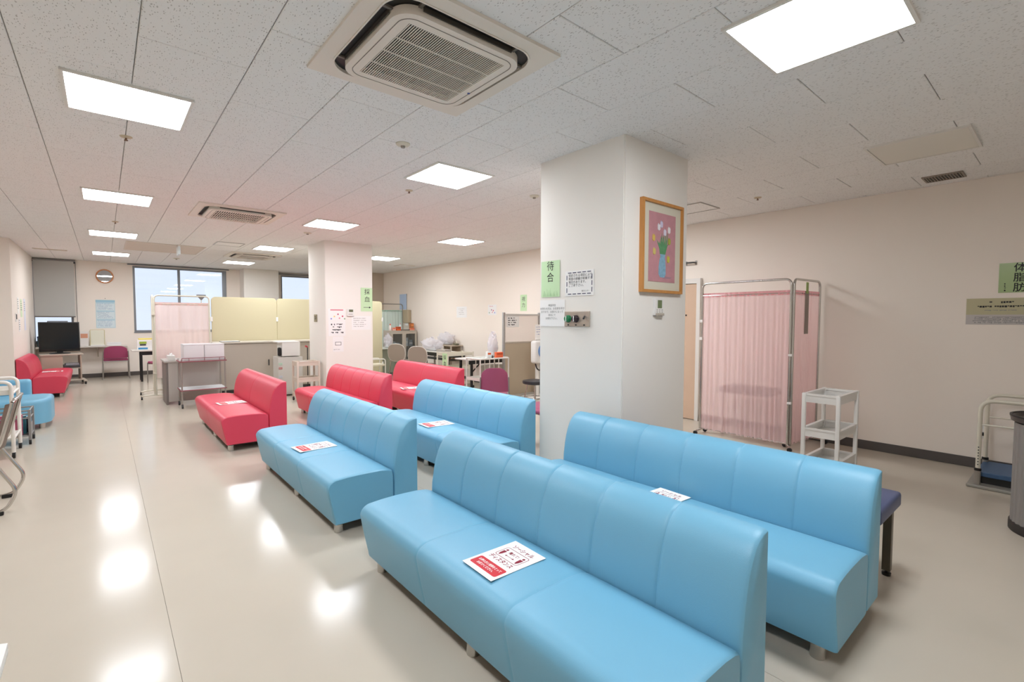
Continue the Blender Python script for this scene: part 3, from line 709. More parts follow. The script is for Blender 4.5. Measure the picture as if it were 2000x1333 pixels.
# ------------------------------------------------------------------ curtain screens
def curtain(A, B, z0, z1, amp, waves, seed, m, hem, root, name='curtain'):
    rnd = random.Random(seed); A = Vector(A); B = Vector(B); d = (B-A); L = d.length; d.normalize(); n = Vector((-d.y, d.x)); N = max(60, int(waves*9)); rows = 10
    ph = [rnd.uniform(0, 6.3) for _ in range(6)]; am = [rnd.uniform(.4, 1) for _ in range(6)]
    def off(u, v):
        s = 0
        for k in range(4):
            s += am[k]*math.sin(2*PI*waves*(.45+.22*k)*u + ph[k] + 1.3*v*math.sin(ph[k]*3+u*5))
        return amp*s*.5*(.45+.55*v)
    bm = NB(); g = []
    for j in range(rows+1):
        v = j/rows; z = z1 + (z0-z1)*v
        g.append([bm.verts.new((*(A + d*(L*i/N) + n*off(i/N, v)), z)) for i in range(N+1)])
    for j in range(rows):
        for i in range(N): bm.faces.new((g[j][i], g[j][i+1], g[j+1][i+1], g[j+1][i]))
    c = obj(name, bm, m, root, 180)
    bm = NB(); h = []
    for z, kx in ((z1+.03, 1.15), (z1-.022, 1.15)):
        h.append([bm.verts.new((*(A + d*(L*i/N) + n*off(i/N, 0)*kx), z)) for i in range(N+1)])
    for i in range(N): bm.faces.new((h[0][i], h[0][i+1], h[1][i+1], h[1][i]))
    obj('curtain_hem', bm, hem, c, 180)
    return c
def screen_panel(root, A, B, top, zc0, zc1, metal, cm, hem, waves, seed, r=.0125, low=.10, amp=.012):
    A = Vector(A); B = Vector(B); d = (B-A).normalized()
    bm = NB(); tube(bm, fillet([(*A, low), (*A, top), (*B, top), (*B, low)], .07, 6), r, 10); obj('frame', bm, metal, root, True)
    for z in (zc1, zc0+.01):
        bm = NB(); tube(bm, [(*A, z), (*B, z)], .005, 8); obj('curtain_rod', bm, metal, root, True)
    curtain(A + d*.012, B - d*.012, zc0, zc1, amp, waves, seed, cm, hem, root)
def foot_bar(root, P, dirx, half, m, z=.075, caster=True):
    P = Vector(P); dv = Vector(dirx).normalized()
    bm = NB(); tube(bm, fillet([(*(P-dv*half), z-.015), (*(P-dv*half*.5), z), (*(P+dv*half*.5), z), (*(P+dv*half), z-.015)], .05), .011, 8); tube(bm, [(*P, z), (*P, z+.06)], .011, 8)
    f = obj('foot_bar', bm, m, root, True)
    for s in (-1, 1):
        q = P + dv*half*s
        bm = NB(); tube(bm, [(q.x-.012, q.y, .024), (q.x+.012, q.y, .024)], .024, 14); tube(bm, [(q.x, q.y, .03), (q.x, q.y, z-.012)], .008, 8); obj('caster', bm, BLACK, f, True)
t = thing('curtain_screen', 'folding screen with sheer pink curtains and chrome frame beside the right wall', 'screen', (5.74, 2.03, 0))
screen_panel(t, (0, 1.035), (0, .012), 1.885, .055, 1.735, CHROME, PINK, PINKHEM, 21, 4, .0135, .04)
screen_panel(t, (.018, -.01), (.655, -.06), 1.885, .055, 1.735, CHROME, PINK, PINKHEM, 13, 5, .0135, .04)
foot_bar(t, (0, 1.03), (1, 0), .12, CHROME, .05); foot_bar(t, (0, .012), (1, .6), .12, CHROME, .05); foot_bar(t, (.60, -.06), (0, 1), .12, CHROME, .05)
for z in (.52, 1.05): obj('hinge_clip', bbox(NB(), -.022, .03, -.02, .02, z-.012, z+.012, .003), WHITE, t)
for z in (1.2, 1.42): obj('frame_clip', bbox(NB(), -.02, .02, 1.02, 1.055, z-.018, z+.018, .003), WHITE, t)
bm = NB(); box(bm, .24, .36, -.045, -.043, 1.28, 1.76); gt = obj('hanging_tag', bm, mat('grey_tag', '9d8f86', .7), t); obj('green_tag', box(NB(), .26, .33, -.049, -.046, 1.735, 1.86), mat('lime_tag', 'a3b86a', .6), t)
t = thing('examination_stool', 'dark topped low seat showing faintly through the pink curtain', 'bench', (6.12, 2.62, 0))
obj('seat_pad', bbox(NB(), -.2, .2, -.3, .3, .52, .60, .02, 3), mat('dark_vinyl', '4e4a4a', .5), t, True)
for x in (-.17, .17):
    for y in (-.26, .26): obj('leg', lathe(NB(), [(.015, 0), (.015, .52)], x, y, 10), CHROME, t, True)

t = thing('curtain_screen', 'wheeled screen with a pale pink curtain and cream frame beside the steel trolley', 'screen', (.665, 10.55, 0))
screen_panel(t, (.02, 0), (.85, 0), 1.84, .36, 1.69, CREAMM, PALEPINK, PALEHEM, 9, 8, .0135, .06)
screen_panel(t, (0, .03), (.035, .75), 1.84, .36, 1.69, CREAMM, PALEPINK, PALEHEM, 9, 9, .0135, .06)
foot_bar(t, (.01, 0), (1, -.1), .2, CREAMM); foot_bar(t, (.03, .72), (1, 0), .2, CREAMM); foot_bar(t, (.83, 0), (.2, 1), .2, CREAMM)
for z in (.45, 1.5): obj('hinge_clip', bbox(NB(), -.02, .035, -.02, .035, z-.015, z+.015, .004), CREAM, t)
t = thing('funnel_lamp', 'small grey funnel shaped lamp behind the top of the pale pink screen', 'lamp', (1.50, 11.36, 0))
obj('pole', lathe(NB(), [(.008, .02), (.008, 1.81)], seg=8), CREAMM, t, True); obj('base', lathe(NB(), [(.13, 0), (.13, .015), (.02, .025)], seg=18), GREYM, t, True)
obj('shade', lathe(NB(), [(.01, 1.80), (.025, 1.82), (.08, 1.885), (.083, 1.905), (.075, 1.905)], seg=18), mat('lamp_shade_grey', '8b8d90', .5), t, True)
t = thing('curtain_screen', 'screen with mint green curtain and silver frame behind the glass cabinet', 'screen', (5.62, 12.3, 0))
screen_panel(t, (0, 0), (.79, 0), 1.845, .3, 1.65, STEEL, MINT, MINTHEM, 8, 11, .013, .03)
foot_bar(t, (.02, 0), (0, 1), .18, STEEL); foot_bar(t, (.77, 0), (0, 1), .18, STEEL)

# yellow partition of three panels
t = thing('office_partition', 'yellow cloth office partition standing behind the long low cabinet', 'partition', (1.60, 10.92, 0))
PWD = 1.18
for k in range(3):
    poly = [(x + PWD*k + PWD/2, z + .945) for x, z in rrect(PWD/2-.008, .905, .07, 6)]
    pn = obj('partition_panel', prism(NB(), poly, -.018, .018, 'xz'), YELLOWP, t)
    op = [(x + PWD*k + PWD/2, z + .945) for x, z in rrect(PWD/2-.002, .911, .073, 6)]
    bm = NB()
    rb = ring(bm, op, poly, -.014, .014); bmesh.ops.transform(bm, matrix=Matrix(((1, 0, 0, 0), (0, 0, 1, 0), (0, 1, 0, 0), (0, 0, 0, 1))), verts=bm.verts)
    obj('edge_trim', bm, mat('trim_cream', 'd6cba4', .5), pn)
for k in range(4):
    for z in (1.42, .35): obj('panel_clip', bbox(NB(), PWD*k-.02, PWD*k+.02, -.03, .024, z-.045, z+.045, .004), WHITE, t)
    obj('stand_foot', bbox(NB(), PWD*k-.02, PWD*k+.02, -.04, .2, 0, .035, .005), GREYM, t)

# long low cabinet with sliding doors
CABM = mat('cabinet_beige', 'b9aea1', .5)
t = thing('sliding_door_cabinet', 'long low beige cabinet with sliding doors in front of the yellow partition', 'cabinet', (1.56, 10.44, 0))
Wc = 1.98
obj('body', bbox(NB(), 0, Wc, .03, .43, .06, .955, .003), CABM, t)
obj('top', bbox(NB(), -.01, Wc+.01, 0, .44, .955, .985, .004), mat('cabinet_top', 'cfc6b8', .45), t)
obj('plinth', box(NB(), .02, Wc-.02, .05, .42, 0, .06), DARK, t)
obj('orange_base_strip', box(NB(), .35, .62, .045, .05, .01, .055), mat('base_orange', 'b97b4a', .6), t)
for k, (a, b, yy) in enumerate(((.02, .99, .012), (.97, Wc-.02, .024))):
    dr = obj('sliding_door', bbox(NB(), a, b, yy, yy+.014, .075, .94, .002), CABM, t)
    hx = b-.05 if k == 0 else a+.06
    obj('door_pull', bbox(NB(), hx-.012, hx+.012, yy-.004, yy, .50, .62, .002), DARK, dr)
t = thing('flat_folder', 'dark flat folder lying on top of the long low cabinet', 'folder', (1.85, 10.62, .986))
obj('cover', bbox(NB(), -.16, .16, -.11, .11, 0, .008, .002), DARK, t); obj('pages', box(NB(), -.15, .15, -.1, .1, .008, .014), PAPER, t)

# steel trolley with white bins and the desk behind it
t = thing('steel_trolley', 'two tier steel trolley with dark red edged top in front of the low cabinet', 'trolley', (.90, 9.14, 0))
TW_, TD = .64, .46
for x, y in ((.02, .02), (TW_-.02, .02), (.02, TD-.02), (TW_-.02, TD-.02)):
    bm = NB(); tube(bm, [(x, y, .07), (x, y, .77)], .0125, 10); lg = obj('post', bm, STEEL, t, True)
    bm = NB(); tube(bm, [(x-.012, y, .034), (x+.012, y, .034)], .034, 14); obj('caster', bm, DARK, lg, True)
MARO = mat('maroon_edge', '8d4a52', .5)
obj('top_shelf', bbox(NB(), -.005, TW_+.005, -.005, TD+.005, .735, .752, .003), MARO, t)
obj('top_surface', box(NB(), .01, TW_-.01, .01, TD-.01, .752, .756), mat('tray_grey', 'c8c4c0', .4), t)
obj('lower_shelf_edge', bbox(NB(), 0, TW_, 0, TD, .275, .29, .003), MARO, t); obj('lower_shelf', box(NB(), .01, TW_-.01, .01, TD-.01, .29, .295), mat('shelf_white', 'dfe2e2', .35), t)
bm = NB(); tube(bm, fillet([(.02, .0, .755), (.02, .0, .80), (TW_-.02, .0, .80), (TW_-.02, .0, .755)], .02), .005, 8)
for x in (.12, .33, .54): tube(bm, [(x, 0, .755), (x, 0, .80)], .004, 6)
obj('guard_rail', bm, MARO, t, True)
for x, l in ((.955, 'left of the two white bins on the steel trolley'), (1.238, 'right of the two white bins on the steel trolley')):
    b = thing('storage_bin', l, 'bin', (x, 9.17, .757), 0, 'white bins on the steel trolley')
    obj('body', bbox(NB(), 0, .278, 0, .36, 0, .255, .008), mat('bin_white', 'dfdbdd', .4), b, True)
    obj('lid', bbox(NB(), -.002, .28, -.004, .364, .242, .262, .005), mat('bin_white', 'dfdbdd', .4), b, True)
t = thing('office_desk', 'grey topped desk with steel side panel behind the steel trolley', 'desk', (.74, 9.66, 0))
obj('desk_top', bbox(NB(), 0, .80, 0, .72, .70, .73, .004), mat('desk_top_grey', 'b6b0aa', .4), t)
obj('side_panel', bbox(NB(), .02, .05, .03, .70, 0, .70, .003), mat('desk_side', '7c7571', .5), t)
obj('front_panel', bbox(NB(), .05, .78, .03, .055, .05, .70, .003), mat('desk_panel', 'bdb7b0', .5), t)
obj('side_panel', bbox(NB(), .76, .78, .055, .70, 0, .70, .003), mat('desk_side', '7c7571', .5), t)
t = thing('tissue_box', 'small white tissue box on the desk corner beside the pale pink screen', 'box', (.80, 9.78, .731))
obj('box', bbox(NB(), 0, .1, 0, .22, 0, .08, .005), WHITE, t); obj('tissue', prism(NB(), [(.03, .08), (.075, .08), (.065, .12), (.045, .105), (.035, .125)], .08, .14, 'xz'), PAPER, t)

# ------------------------------------------------------------------ three tier carts
def tray(bm, x0, x1, y0, y1, z, h, th=.006):
    box(bm, x0, x1, y0, y1, z-h, z-h+th); box(bm, x0, x1, y0, y0+th, z-h+th, z); box(bm, x0, x1, y1-th, y1, z-h+th, z); box(bm, x0, x0+th, y0+th, y1-th, z-h+th, z); box(bm, x1-th, x1, y0+th, y1-th, z-h+th, z)
    return bm
def cart(label, loc, rotz, w, d, zs, m, post=.032, th=.075, group=None, name='tier_cart'):
    t = thing(name, label, 'cart', loc, rotz, group)
    for x in (0, w-post):
        for y in (0, d-post):
            p = obj('post', bbox(NB(), x, x+post, y, y+post, .065, zs[-1], .006), m, t, True)
            bm = NB(); tube(bm, [(x+post/2-.011, y+post/2, .03), (x+post/2+.011, y+post/2, .03)], .03, 14); box(bm, x+post/2-.008, x+post/2+.008, y+post/2-.008, y+post/2+.008, .04, .067); obj('caster', bm, DARK, p, True)
    for z in zs:
        tr = obj('tray', tray(NB(), post*.35, w-post*.35, post*.35, d-post*.35, z-.008, th), m, t)
        bm = NB(); ring(bm, [(.004, .004), (w-.004, .004), (w-.004, d-.004), (.004, d-.004)], [(.03, .03), (w-.03, .03), (w-.03, d-.03), (.03, d-.03)], z-.022, z-.004); obj('tray_rim', bm, m, tr)
    return t
cart('white three tier cart standing right of the pink curtain screen', (4.81, 1.30, 0), 0, .56, .30, (.19, .47, .78), WHITE)
cart('cream three tier cart beside the far pillar', (2.50, 8.62, 0), 0, .39, .30, (.16, .42, .70), mat('cream_cart', 'd8cabb', .45))
t = thing('grabber_stick', 'black stick with red tip standing in the cream cart by the far pillar', 'stick', (2.78, 8.95, 0))
bm = NB(); tube(bm, [(0, 0, .01), (0, .0, .93)], .008, 8); obj('shaft', bm, BLACK, t, True)
bm = NB(); tube(bm, [(0, 0, .925), (-.04, -.03, .945)], [.012, .016], 10); obj('grip', bm, mat('red_grip', 'b52233', .4), t, True)
t = thing('white_machine_box', 'white box shaped device on a shelf behind the cream cart', 'device', (2.50, 9.50, 0))
obj('shelf_body', bbox(NB(), -.07, .36, .0, .36, .02, .72, .006), mat('machine_shelf', 'd4d0c8', .5), t)
obj('device_body', bbox(NB(), 0, .32, 0, .36, .735, 1.0, .012, 3), WHITE, t, True)
obj('device_lid', bbox(NB(), -.07, .31, -.005, .365, .985, 1.01, .008), WHITE, t, True)
obj('black_handset', bbox(NB(), -.06, -.005, .02, .10, .74, .90, .02, 3), BLACK, t, True)
for z, c in ((.60, 'b9d0bd'), (.52, 'c28a86'), (.36, 'c9ccd2')): obj('shelf_item', bbox(NB(), -.066, .0, -.012, .0, z-.025, z+.02, .006), mat('item_'+c, c, .5), t)
t = thing('instrument_dish', 'small white dish on the top tray of the cream cart', 'dish', (2.66, 8.76, .632))
obj('dish', lathe(NB(), [(.03, 0), (.055, .02), (.07, .05), (.066, .05), (.05, .02), (.001, .008)], seg=20), WHITE, t, True); obj('dish_rim', lathe(NB(), [(.066, .048), (.072, .05), (.07, .056), (.064, .054)], seg=20, hollow=True), WHITE, t, True)

# ------------------------------------------------------------------ step platform and ribbed waste bin on the right
t = thing('step_platform', 'cream handrail step platform with blue tread beside the right wall', 'step platform', (5.66, .06, 0))
obj('base_plate', bbox(NB(), 0, .60, 0, .52, .002, .025, .004), mat('step_base_grey', 'a09c93', .45, metal=.3), t)
obj('tread', bbox(NB(), .10, .60, .02, .47, .085, .125, .006), mat('tread_blue', '3f5d80', .55), t)
obj('tread_frame', box(NB(), .12, .58, .05, .44, .025, .085), BLACK, t)
for x in (.05, .56):
    bm = NB(); tube(bm, fillet([(x, .455, .13), (x, .455, .755), (x, .06, .755), (x, .06, .13)], .10, 7), .0165, 12); rl = obj('handrail', bm, CREAMM, t, True)
    bm = NB(); tube(bm, [(x, .445, .545), (x, .07, .545)], .008, 8); obj('cross_bar', bm, CREAMM, rl, True)
    for y in (.455, .06):
        bm = NB(); tube(bm, [(x, y, .02), (x, y, .16)], .021, 12); obj('post_socket', bm, STEEL, rl, True)
        obj('collar', lathe(NB(), [(.024, .145), (.024, .165), (.018, .168)], x, y, 12), BLACK, rl, True)
bm = NB()
for k in range(7): tube(bm, [(.05-.017, .455, .2+.025*k), (.05-.0185, .455, .2+.025*k)], .005, 8)
obj('adjust_holes', bm, DARK, t)
t = thing('ribbed_waste_bin', 'grey ribbed cylindrical bin with dark tray top cut by the right edge', 'waste bin', (4.80, .01, 0))
bm = NB(); seg = 144; prof = []
for k in range(seg):
    a = 2*PI*k/seg; rr = .247 + (.005 if k % 4 < 2 else 0); prof.append((rr*math.cos(a), rr*math.sin(a)))
prism(bm, prof, .06, .74); obj('ribbed_body', bm, mat('bin_grey', '8f8a86', .4, metal=.2), t)
obj('base_ring', lathe(NB(), [(.256, 0), (.26, .005), (.26, .06), (.24, .065)], seg=48), mat('bin_base', '2c2624', .5), t, True)
obj('tray_top', lathe(NB(), [(.21, .735), (.27, .755), (.275, .79), (.262, .79), (.25, .765), (.001, .762)], seg=48), mat('bin_top', '4a4440', .35), t, True)
obj('top_rim', lathe(NB(), [(.2635, .786), (.277, .786), (.277, .796), (.2635, .796)], seg=48, hollow=True), BLACK, t, True)

# ------------------------------------------------------------------ chairs
def stack_chair(label, loc, rotz, m, leg=CREAMM, arms=False, hgt=.80, group='purple chairs', name='visitor_chair'):
    # faces +y ; backrest at -y
    t = thing(name, label, 'chair', loc, rotz, group)
    bm = NB(); bbox(bm, -.225, .225, -.20, .24, .425, .475, .02, 3); obj('seat', bm, m, t, True)
    bm = NB(); nx, nz = 10, 8; g = []
    for side in (0, 1):
        G = []
        for j in range(nz+1):
            v = j/nz; row = []
            for i in range(nx+1):
                u = -1 + 2*i/nx; wv = .225*(1 - .08*v) * (1 if v < .75 else (1-.18*((v-.75)/.25)**2)); 
                row.append(bm.verts.new((u*wv, -.215 - .05*v + .035*(u*u) - side*.022, .50 + (hgt-.50)*(v - .12*(abs(u)**4)*(v**3)))))
            G.append(row)
        g.append(G)
    for j in range(nz):
        for i in range(nx):
            for side in (0, 1): bm.faces.new((g[side][j][i], g[side][j][i+1], g[side][j+1][i+1], g[side][j+1][i]))
    for i in range(nx):
        bm.faces.new((g[0][0][i], g[0][0][i+1], g[1][0][i+1], g[1][0][i])); bm.faces.new((g[0][nz][i], g[0][nz][i+1], g[1][nz][i+1], g[1][nz][i]))
    for j in range(nz):
        bm.faces.new((g[0][j][0], g[0][j+1][0], g[1][j+1][0], g[1][j][0])); bm.faces.new((g[0][j][nx], g[0][j+1][nx], g[1][j+1][nx], g[1][j][nx]))
    obj('backrest', bm, m, t, True)
    for s in (-1, 1):
        bm = NB(); tube(bm, [(s*.235, .22, .0), (s*.235, .19, .44)], .011, 10); obj('leg', bm, leg, t, True)
        bm = NB(); tube(bm, fillet([(s*.245, -.27, .0), (s*.237, -.21, .44), (s*.225, -.262, hgt-.12)], .1), .011, 10); obj('leg', bm, leg, t, True)
    bm = NB(); tube(bm, [(-.235, .19, .42), (.235, .19, .42)], .010, 8); tube(bm, [(-.237, -.21, .42), (.237, -.21, .42)], .010, 8); obj('seat_rail', bm, leg, t, True)
    return t
GL = mat('chair_leg_grey', '9a9690', .4, metal=.5)
stack_chair('purple chair at the wall counter under the calendar', (.20, 14.86, 0), 0, PURPLE, GL, hgt=.78)
stack_chair('purple chair half hidden behind the pale pink screen', (.99, 13.22, 0), .2, PURPLE, GL, hgt=.78)
stack_chair('mauve chair behind the blue sofa left of the big pillar', (3.93, 5.0, 0), -.62, MAUVE, GL, hgt=.815).scale = (.8, 1, 1)
stack_chair('pink purple chair barely showing between blue sofa and big pillar', (3.72, 3.85, 0), PI/2, MAUVE, GL, hgt=.78)
def shell_chair(label, loc, rotz):
    t = thing('shell_chair', label, 'chair', loc, rotz, 'taupe shell chairs')
    bm = NB(); bbox(bm, -.23, .23, -.20, .24, .42, .45, .012, 3); obj('seat', bm, TAUPE, t, True)
    poly = []
    for k in range(24):
        a = 2*PI*k/24; poly.append((.215*math.copysign(abs(math.cos(a))**.75, math.cos(a)), .64 + .205*math.copysign(abs(math.sin(a))**.75, math.sin(a))))
    bm = NB(); prism(bm, poly, -.26, -.235, 'xz'); 
    for v in bm.verts: v.co.y += .3*(v.co.x**2) - .12*(v.co.z-.45)
    obj('backrest', bm, TAUPE, t, True)
    bm = NB(); tube(bm, [Vector((x, -.2475 + .3*x*x - .12*(z-.45), z)) for x, z in poly + poly[:1]], .011, 8, cap=False); obj('edge_band', bm, mat('pale_edge', 'd8d2ca', .4), t, True)
    for sx in (-1, 1):
        for y0, y1 in ((.22, .18), (-.22, -.17)):
            bm = NB(); tube(bm, [(sx*.22, y0, 0), (sx*.19, y1, .42)], .011, 8); obj('leg', bm, CHROME, t, True)
    return t
shell_chair('taupe shell back chair in front of the glass cabinet', (5.46, 10.56, 0), -.90)
shell_chair('taupe shell back chair nearer the cart with green tag', (5.33, 9.33, 0), -.90)

# folding chair at the left edge
t = thing('folding_chair', 'folding chair with taupe back and bent chrome legs at the left edge', 'chair', (-.84, 5.25, 0), 0)
bm = NB(); nx, nz = 8, 6; G = []
for j in range(nz+1):
    v = j/nz; G.append([bm.verts.new((.245 - .05*(1-v)*0 + .07*v - .04*((-1+2*i/nx)**2), (-1+2*i/nx)*.20, .46 + .34*v)) for i in range(nx+1)])
for j in range(nz):
    for i in range(nx): bm.faces.new((G[j][i], G[j][i+1], G[j+1][i+1], G[j+1][i]))
r_ = bmesh.ops.solidify(bm, geom=bm.faces[:], thickness=.02); obj('backrest', bm, TAUPE, t, True)
bm = NB(); bbox(bm, -.18, .20, -.19, .19, .41, .45, .015, 3); obj('seat', bm, TAUPE, t, True)
for s in (-1, 1):
    bm = NB(); tube(bm, fillet([(.315, s*.215, .815), (.24, s*.22, .50), (.18, s*.225, .44), (.325, s*.235, .16), (.255, s*.235, .022), (-.16, s*.235, .022), (.06, s*.22, .42)], .06), .012, 10); fr = obj('side_frame', bm, CHROME, t, True)
    for x in (.22, -.12): obj('rubber_glide', bbox(NB(), x-.035, x+.03, s*.235-.016, s*.235+.016, .0, .03, .006), BLACK, fr, True)
bm = NB(); tube(bm, fillet([(.315, -.215, .815), (.325, -.20, .83), (.325, .20, .83), (.315, .215, .815)], .03), .012, 10); obj('top_rail', bm, CHROME, t, True)

# white tubular trolley at the left
t = thing('tube_trolley', 'white tubular frame trolley at the left edge before the blue rounded seat', 'trolley', (-.735, 7.0, 0))
for y in (.0, .50):
    bm = NB(); tube(bm, fillet([(0, y, .06), (0, y, .785), (-.46, y, .785), (-.46, y, .06)], .07, 6), .0165, 12); f = obj('end_frame', bm, WHITEM, t, True)
    for x in (0, -.46):
        bm = NB(); tube(bm, [(x-.012, y, .03), (x+.012, y, .03)], .03, 14); tube(bm, [(x, y, .04), (x, y, .075)], .012, 8); obj('caster', bm, BLACK, f, True)
for z in (.66, .20):
    bm = NB(); tube(bm, [(0, 0, z), (0, .5, z)], .0125, 10); tube(bm, [(-.46, 0, z), (-.46, .5, z)], .0125, 10); obj('side_rail', bm, WHITEM, t, True)
obj('top_tray', tray(NB(), -.45, -.01, .02, .48, .70, .05), WHITEM, t); obj('lower_shelf', box(NB(), -.45, -.01, .02, .48, .195, .205), WHITEM, t)
t = thing('wire_basket_cart', 'grey wheeled basket cart with magazines beside the blue rounded seat', 'cart', (-.98, 7.66, 0))
for x in (0, .31):
    for y in (0, .34):
        p = obj('post', bbox(NB(), x-.012, x+.012, y-.012, y+.012, .05, .395, .003), GREYM, t)
        bm = NB(); tube(bm, [(x-.011, y, .026), (x+.011, y, .026)], .026, 14); obj('caster', bm, BLACK, p, True)
for z in (.385, .30, .10):
    for a, b in (((0, 0), (.31, 0)), ((.31, 0), (.31, .34)), ((.31, .34), (0, .34)), ((0, .34), (0, 0))): obj('basket_rail', tube(NB(), [(*a, z), (*b, z)], .008, 8), GREYM, t, True)
obj('side_panel', box(NB(), .303, .307, .01, .33, .10, .22), mat('basket_mesh', '8f8d8b', .5), t); obj('bottom_shelf', box(NB(), .0, .31, .0, .34, .095, .103), GREYM, t)
for k, (c, l) in enumerate((('b85a78', 'pink folder in the grey basket cart'), ('2f6f7a', 'teal folder in the grey basket cart'), ('2b2b33', 'dark folder in the grey basket cart'))):
    f = thing('folder', l, 'folder', (-.97+.02*k, 7.70+.09*k, .105))
    obj('cover', bbox(NB(), 0, .24, 0, .03, 0, .235-.03*k, .004), mat('folder_'+c, c, .5), f); obj('pages', box(NB(), .005, .235, .006, .024, .005, .24-.03*k), PAPER, f)

# blue rounded seat on the left
t = thing('rounded_sofa', 'blue sofa with rounded seat at the left edge in front of the red sofa', 'sofa', (-.555, 8.54, 0))
poly = []
Wd, Dp, r = 1.3, .80, .26
pl = [(-Wd, 0), (-r, 0)] + [(-r + r*math.sin(a), r - r*math.cos(a)) for a in [PI/2*k/8 for k in range(1, 9)]] + [(0, Dp-.1), (-.1, Dp), (-Wd, Dp)]
bm = NB(); prism(bm, pl, .075, .385)
bmesh.ops.bevel(bm, geom=[e for e in bm.edges if e.verts[0].co.z > .38 and e.verts[1].co.z > .38], offset=.055, segments=5, profile=.55, affect='EDGES'); obj('seat', bm, BLUE, t, 50)
bm = NB(); bbox(bm, -Wd, -.24, Dp+.004, Dp+.22, .075, .58, .04, 4); obj('backrest', bm, BLUE, t, 50)
for x, y in ((-.09, .16), (-.09, Dp-.12), (-1.1, .1), (-.5, Dp+.12)): obj('foot', lathe(NB(), [(.029, 0), (.031, .075)], x, y, 20), CHROME, t, True)

# white table corner at the bottom left
t = thing('white_side_table', 'white rounded corner of a table at the bottom left edge', 'table', (-.60, 1.30, 0))
bm = NB(); prism(bm, rrect(.42, .285, .085, 8), .655, .72); bmesh.ops.bevel(bm, geom=[e for e in bm.edges if e.verts[0].co.z > .715 and e.verts[1].co.z > .715], offset=.022, segments=4, affect='EDGES')
for v in bm.verts:
    if v.co.z < .67: v.co.x *= .93; v.co.y *= .93
obj('table_top', bm, WHITE, t, True)
for x in (-.34, .34):
    for y in (-.21, .21):
        bm = NB(); tube(bm, [(x*.9, y*.9, 0), (x*.9, y*.9, .67)], .02, 12); obj('leg', bm, WHITEM, t, True)

# ------------------------------------------------------------------ far left corner: television, counter, clock, calendar
t = thing('television_stand', 'beige wheeled television stand with shelves in the far left corner', 'stand', (-.72, 14.21, 0), .12)
obj('top_board', bbox(NB(), -.34, .34, -.22, .24, .635, .665, .004), BEIGEM, t)
for x in (-.32, -.0, .30): obj('upright_panel', bbox(NB(), x-.012, x+.012, -.20, .22, .08, .635, .002), mat('stand_panel', 'b3a291', .5), t)
obj('shelf', bbox(NB(), 0, .30, -.20, .22, .34, .358, .002), BEIGEM, t); obj('bottom_board', bbox(NB(), -.34, .34, -.22, .24, .08, .11, .004), BEIGEM, t)
obj('front_panel', bbox(NB(), -.32, 0, -.205, -.195, .11, .635, .002), mat('stand_panel', 'b3a291', .5), t)
for x in (-.30, .36):
    ft = obj('foot_beam', bbox(NB(), x-.03, x+.03, -.30, .30, .055, .085, .008), BEIGEM, t, True)
    for y in (-.27, .27):
        bm = NB(); tube(bm, [(x-.015, y, .028), (x+.015, y, .028)], .028, 14); obj('caster', bm, BLACK, ft, True)
t = thing('video_player', 'grey video player on the shelf of the television stand', 'player', (-.56, 14.18, .36), .12)
obj('body', bbox(NB(), -.13, .13, -.15, .15, 0, .06, .005), mat('player_grey', '77767a', .4), t); obj('front_face', bbox(NB(), -.125, .125, -.156, -.149, .008, .052, .002), DARK, t); obj('top_unit', bbox(NB(), -.10, .12, -.12, .13, .06, .095, .005), mat('player_grey_light', '9b9a9d', .4), t)
t = thing('television', 'black flat screen television on the wheeled stand in the far left corner', 'television', (-.735, 14.23, .666), .10)
obj('base', lathe(NB(), [(.17, 0), (.17, .012), (.10, .02), (.04, .026)], seg=28), BLACK, t, True)
obj('neck', bbox(NB(), -.05, .05, -.02, .02, .02, .10, .004), BLACK, t)
tv = obj('bezel', bbox(NB(), -.325, .325, -.035, .035, .045, .68, .008), BLACK, t, True)
obj('screen', box(NB(), -.305, .305, -.0365, -.034, .095, .66), GLASSD, tv)
obj('rear_shell', bbox(NB(), -.25, .25, .03, .075, .10, .60, .02, 2), BLACK, t, True)
COUNT = mat('counter_white', 'dcd6cc', .4)
t = thing('wall_counter', 'pale counter board along the far wall under the calendar', 'counter', (-1.17, 14.98, 0))
obj('top', bbox(NB(), 0, 1.60, 0, .32, .745, .778, .004), COUNT, t)
for x in (.32, 1.05): obj('bracket', prism(NB(), [(.32, .745), (.05, .745), (.32, .50)], x-.012, x+.012, 'yz'), BEIGEM, t)
t = thing('small_desk', 'pale desk with black legs left of the pale pink screen', 'desk', (.46, 13.55, 0))
obj('top', bbox(NB(), 0, .62, 0, .60, .685, .715, .005), COUNT, t)
for x, y in ((.17, .12), (.17, .5), (.57, .12), (.57, .5)):
    bm = NB(); bbox(bm, x-.02, x+.02, y-.02, y+.02, 0, .685, .003); obj('leg', bm, BLACKM, t)
obj('apron', box(NB(), .14, .6, .08, .10, .60, .685), BLACKM, t)
t = thing('supply_carton', 'white carton with green and blue print on the pale desk', 'box', (.56, 13.66, .716))
obj('box', bbox(NB(), 0, .28, 0, .24, 0, .23, .004), PAPER, t)
obj('yellow_lid', bbox(NB(), .03, .285, .02, .245, .23, .262, .006), mat('lid_yellow', 'e6d36a', .5), t)
obj('green_label', box(NB(), .04, .17, -.003, 0, .14, .19), mat('label_green', '9fb93a', .5), t); obj('blue_label', box(NB(), .02, .19, -.003, 0, .015, .055), mat('label_blue', '3f93c4', .5), t)
obj('dark_label', box(NB(), .05, .16, -.0035, 0, .10, .135), DARK, t)
t = thing('wall_clock', 'round wall clock with wooden rim between the two far windows', 'clock', (.05, YF, 2.447))
cb = NB(); lathe(cb, [(.001, 0), (.14, 0), (.14, .02)], seg=40); obj('dial', cb, mat('dial_white', 'd9d6cf', .25), t, rot=(PI/2, 0, 0))
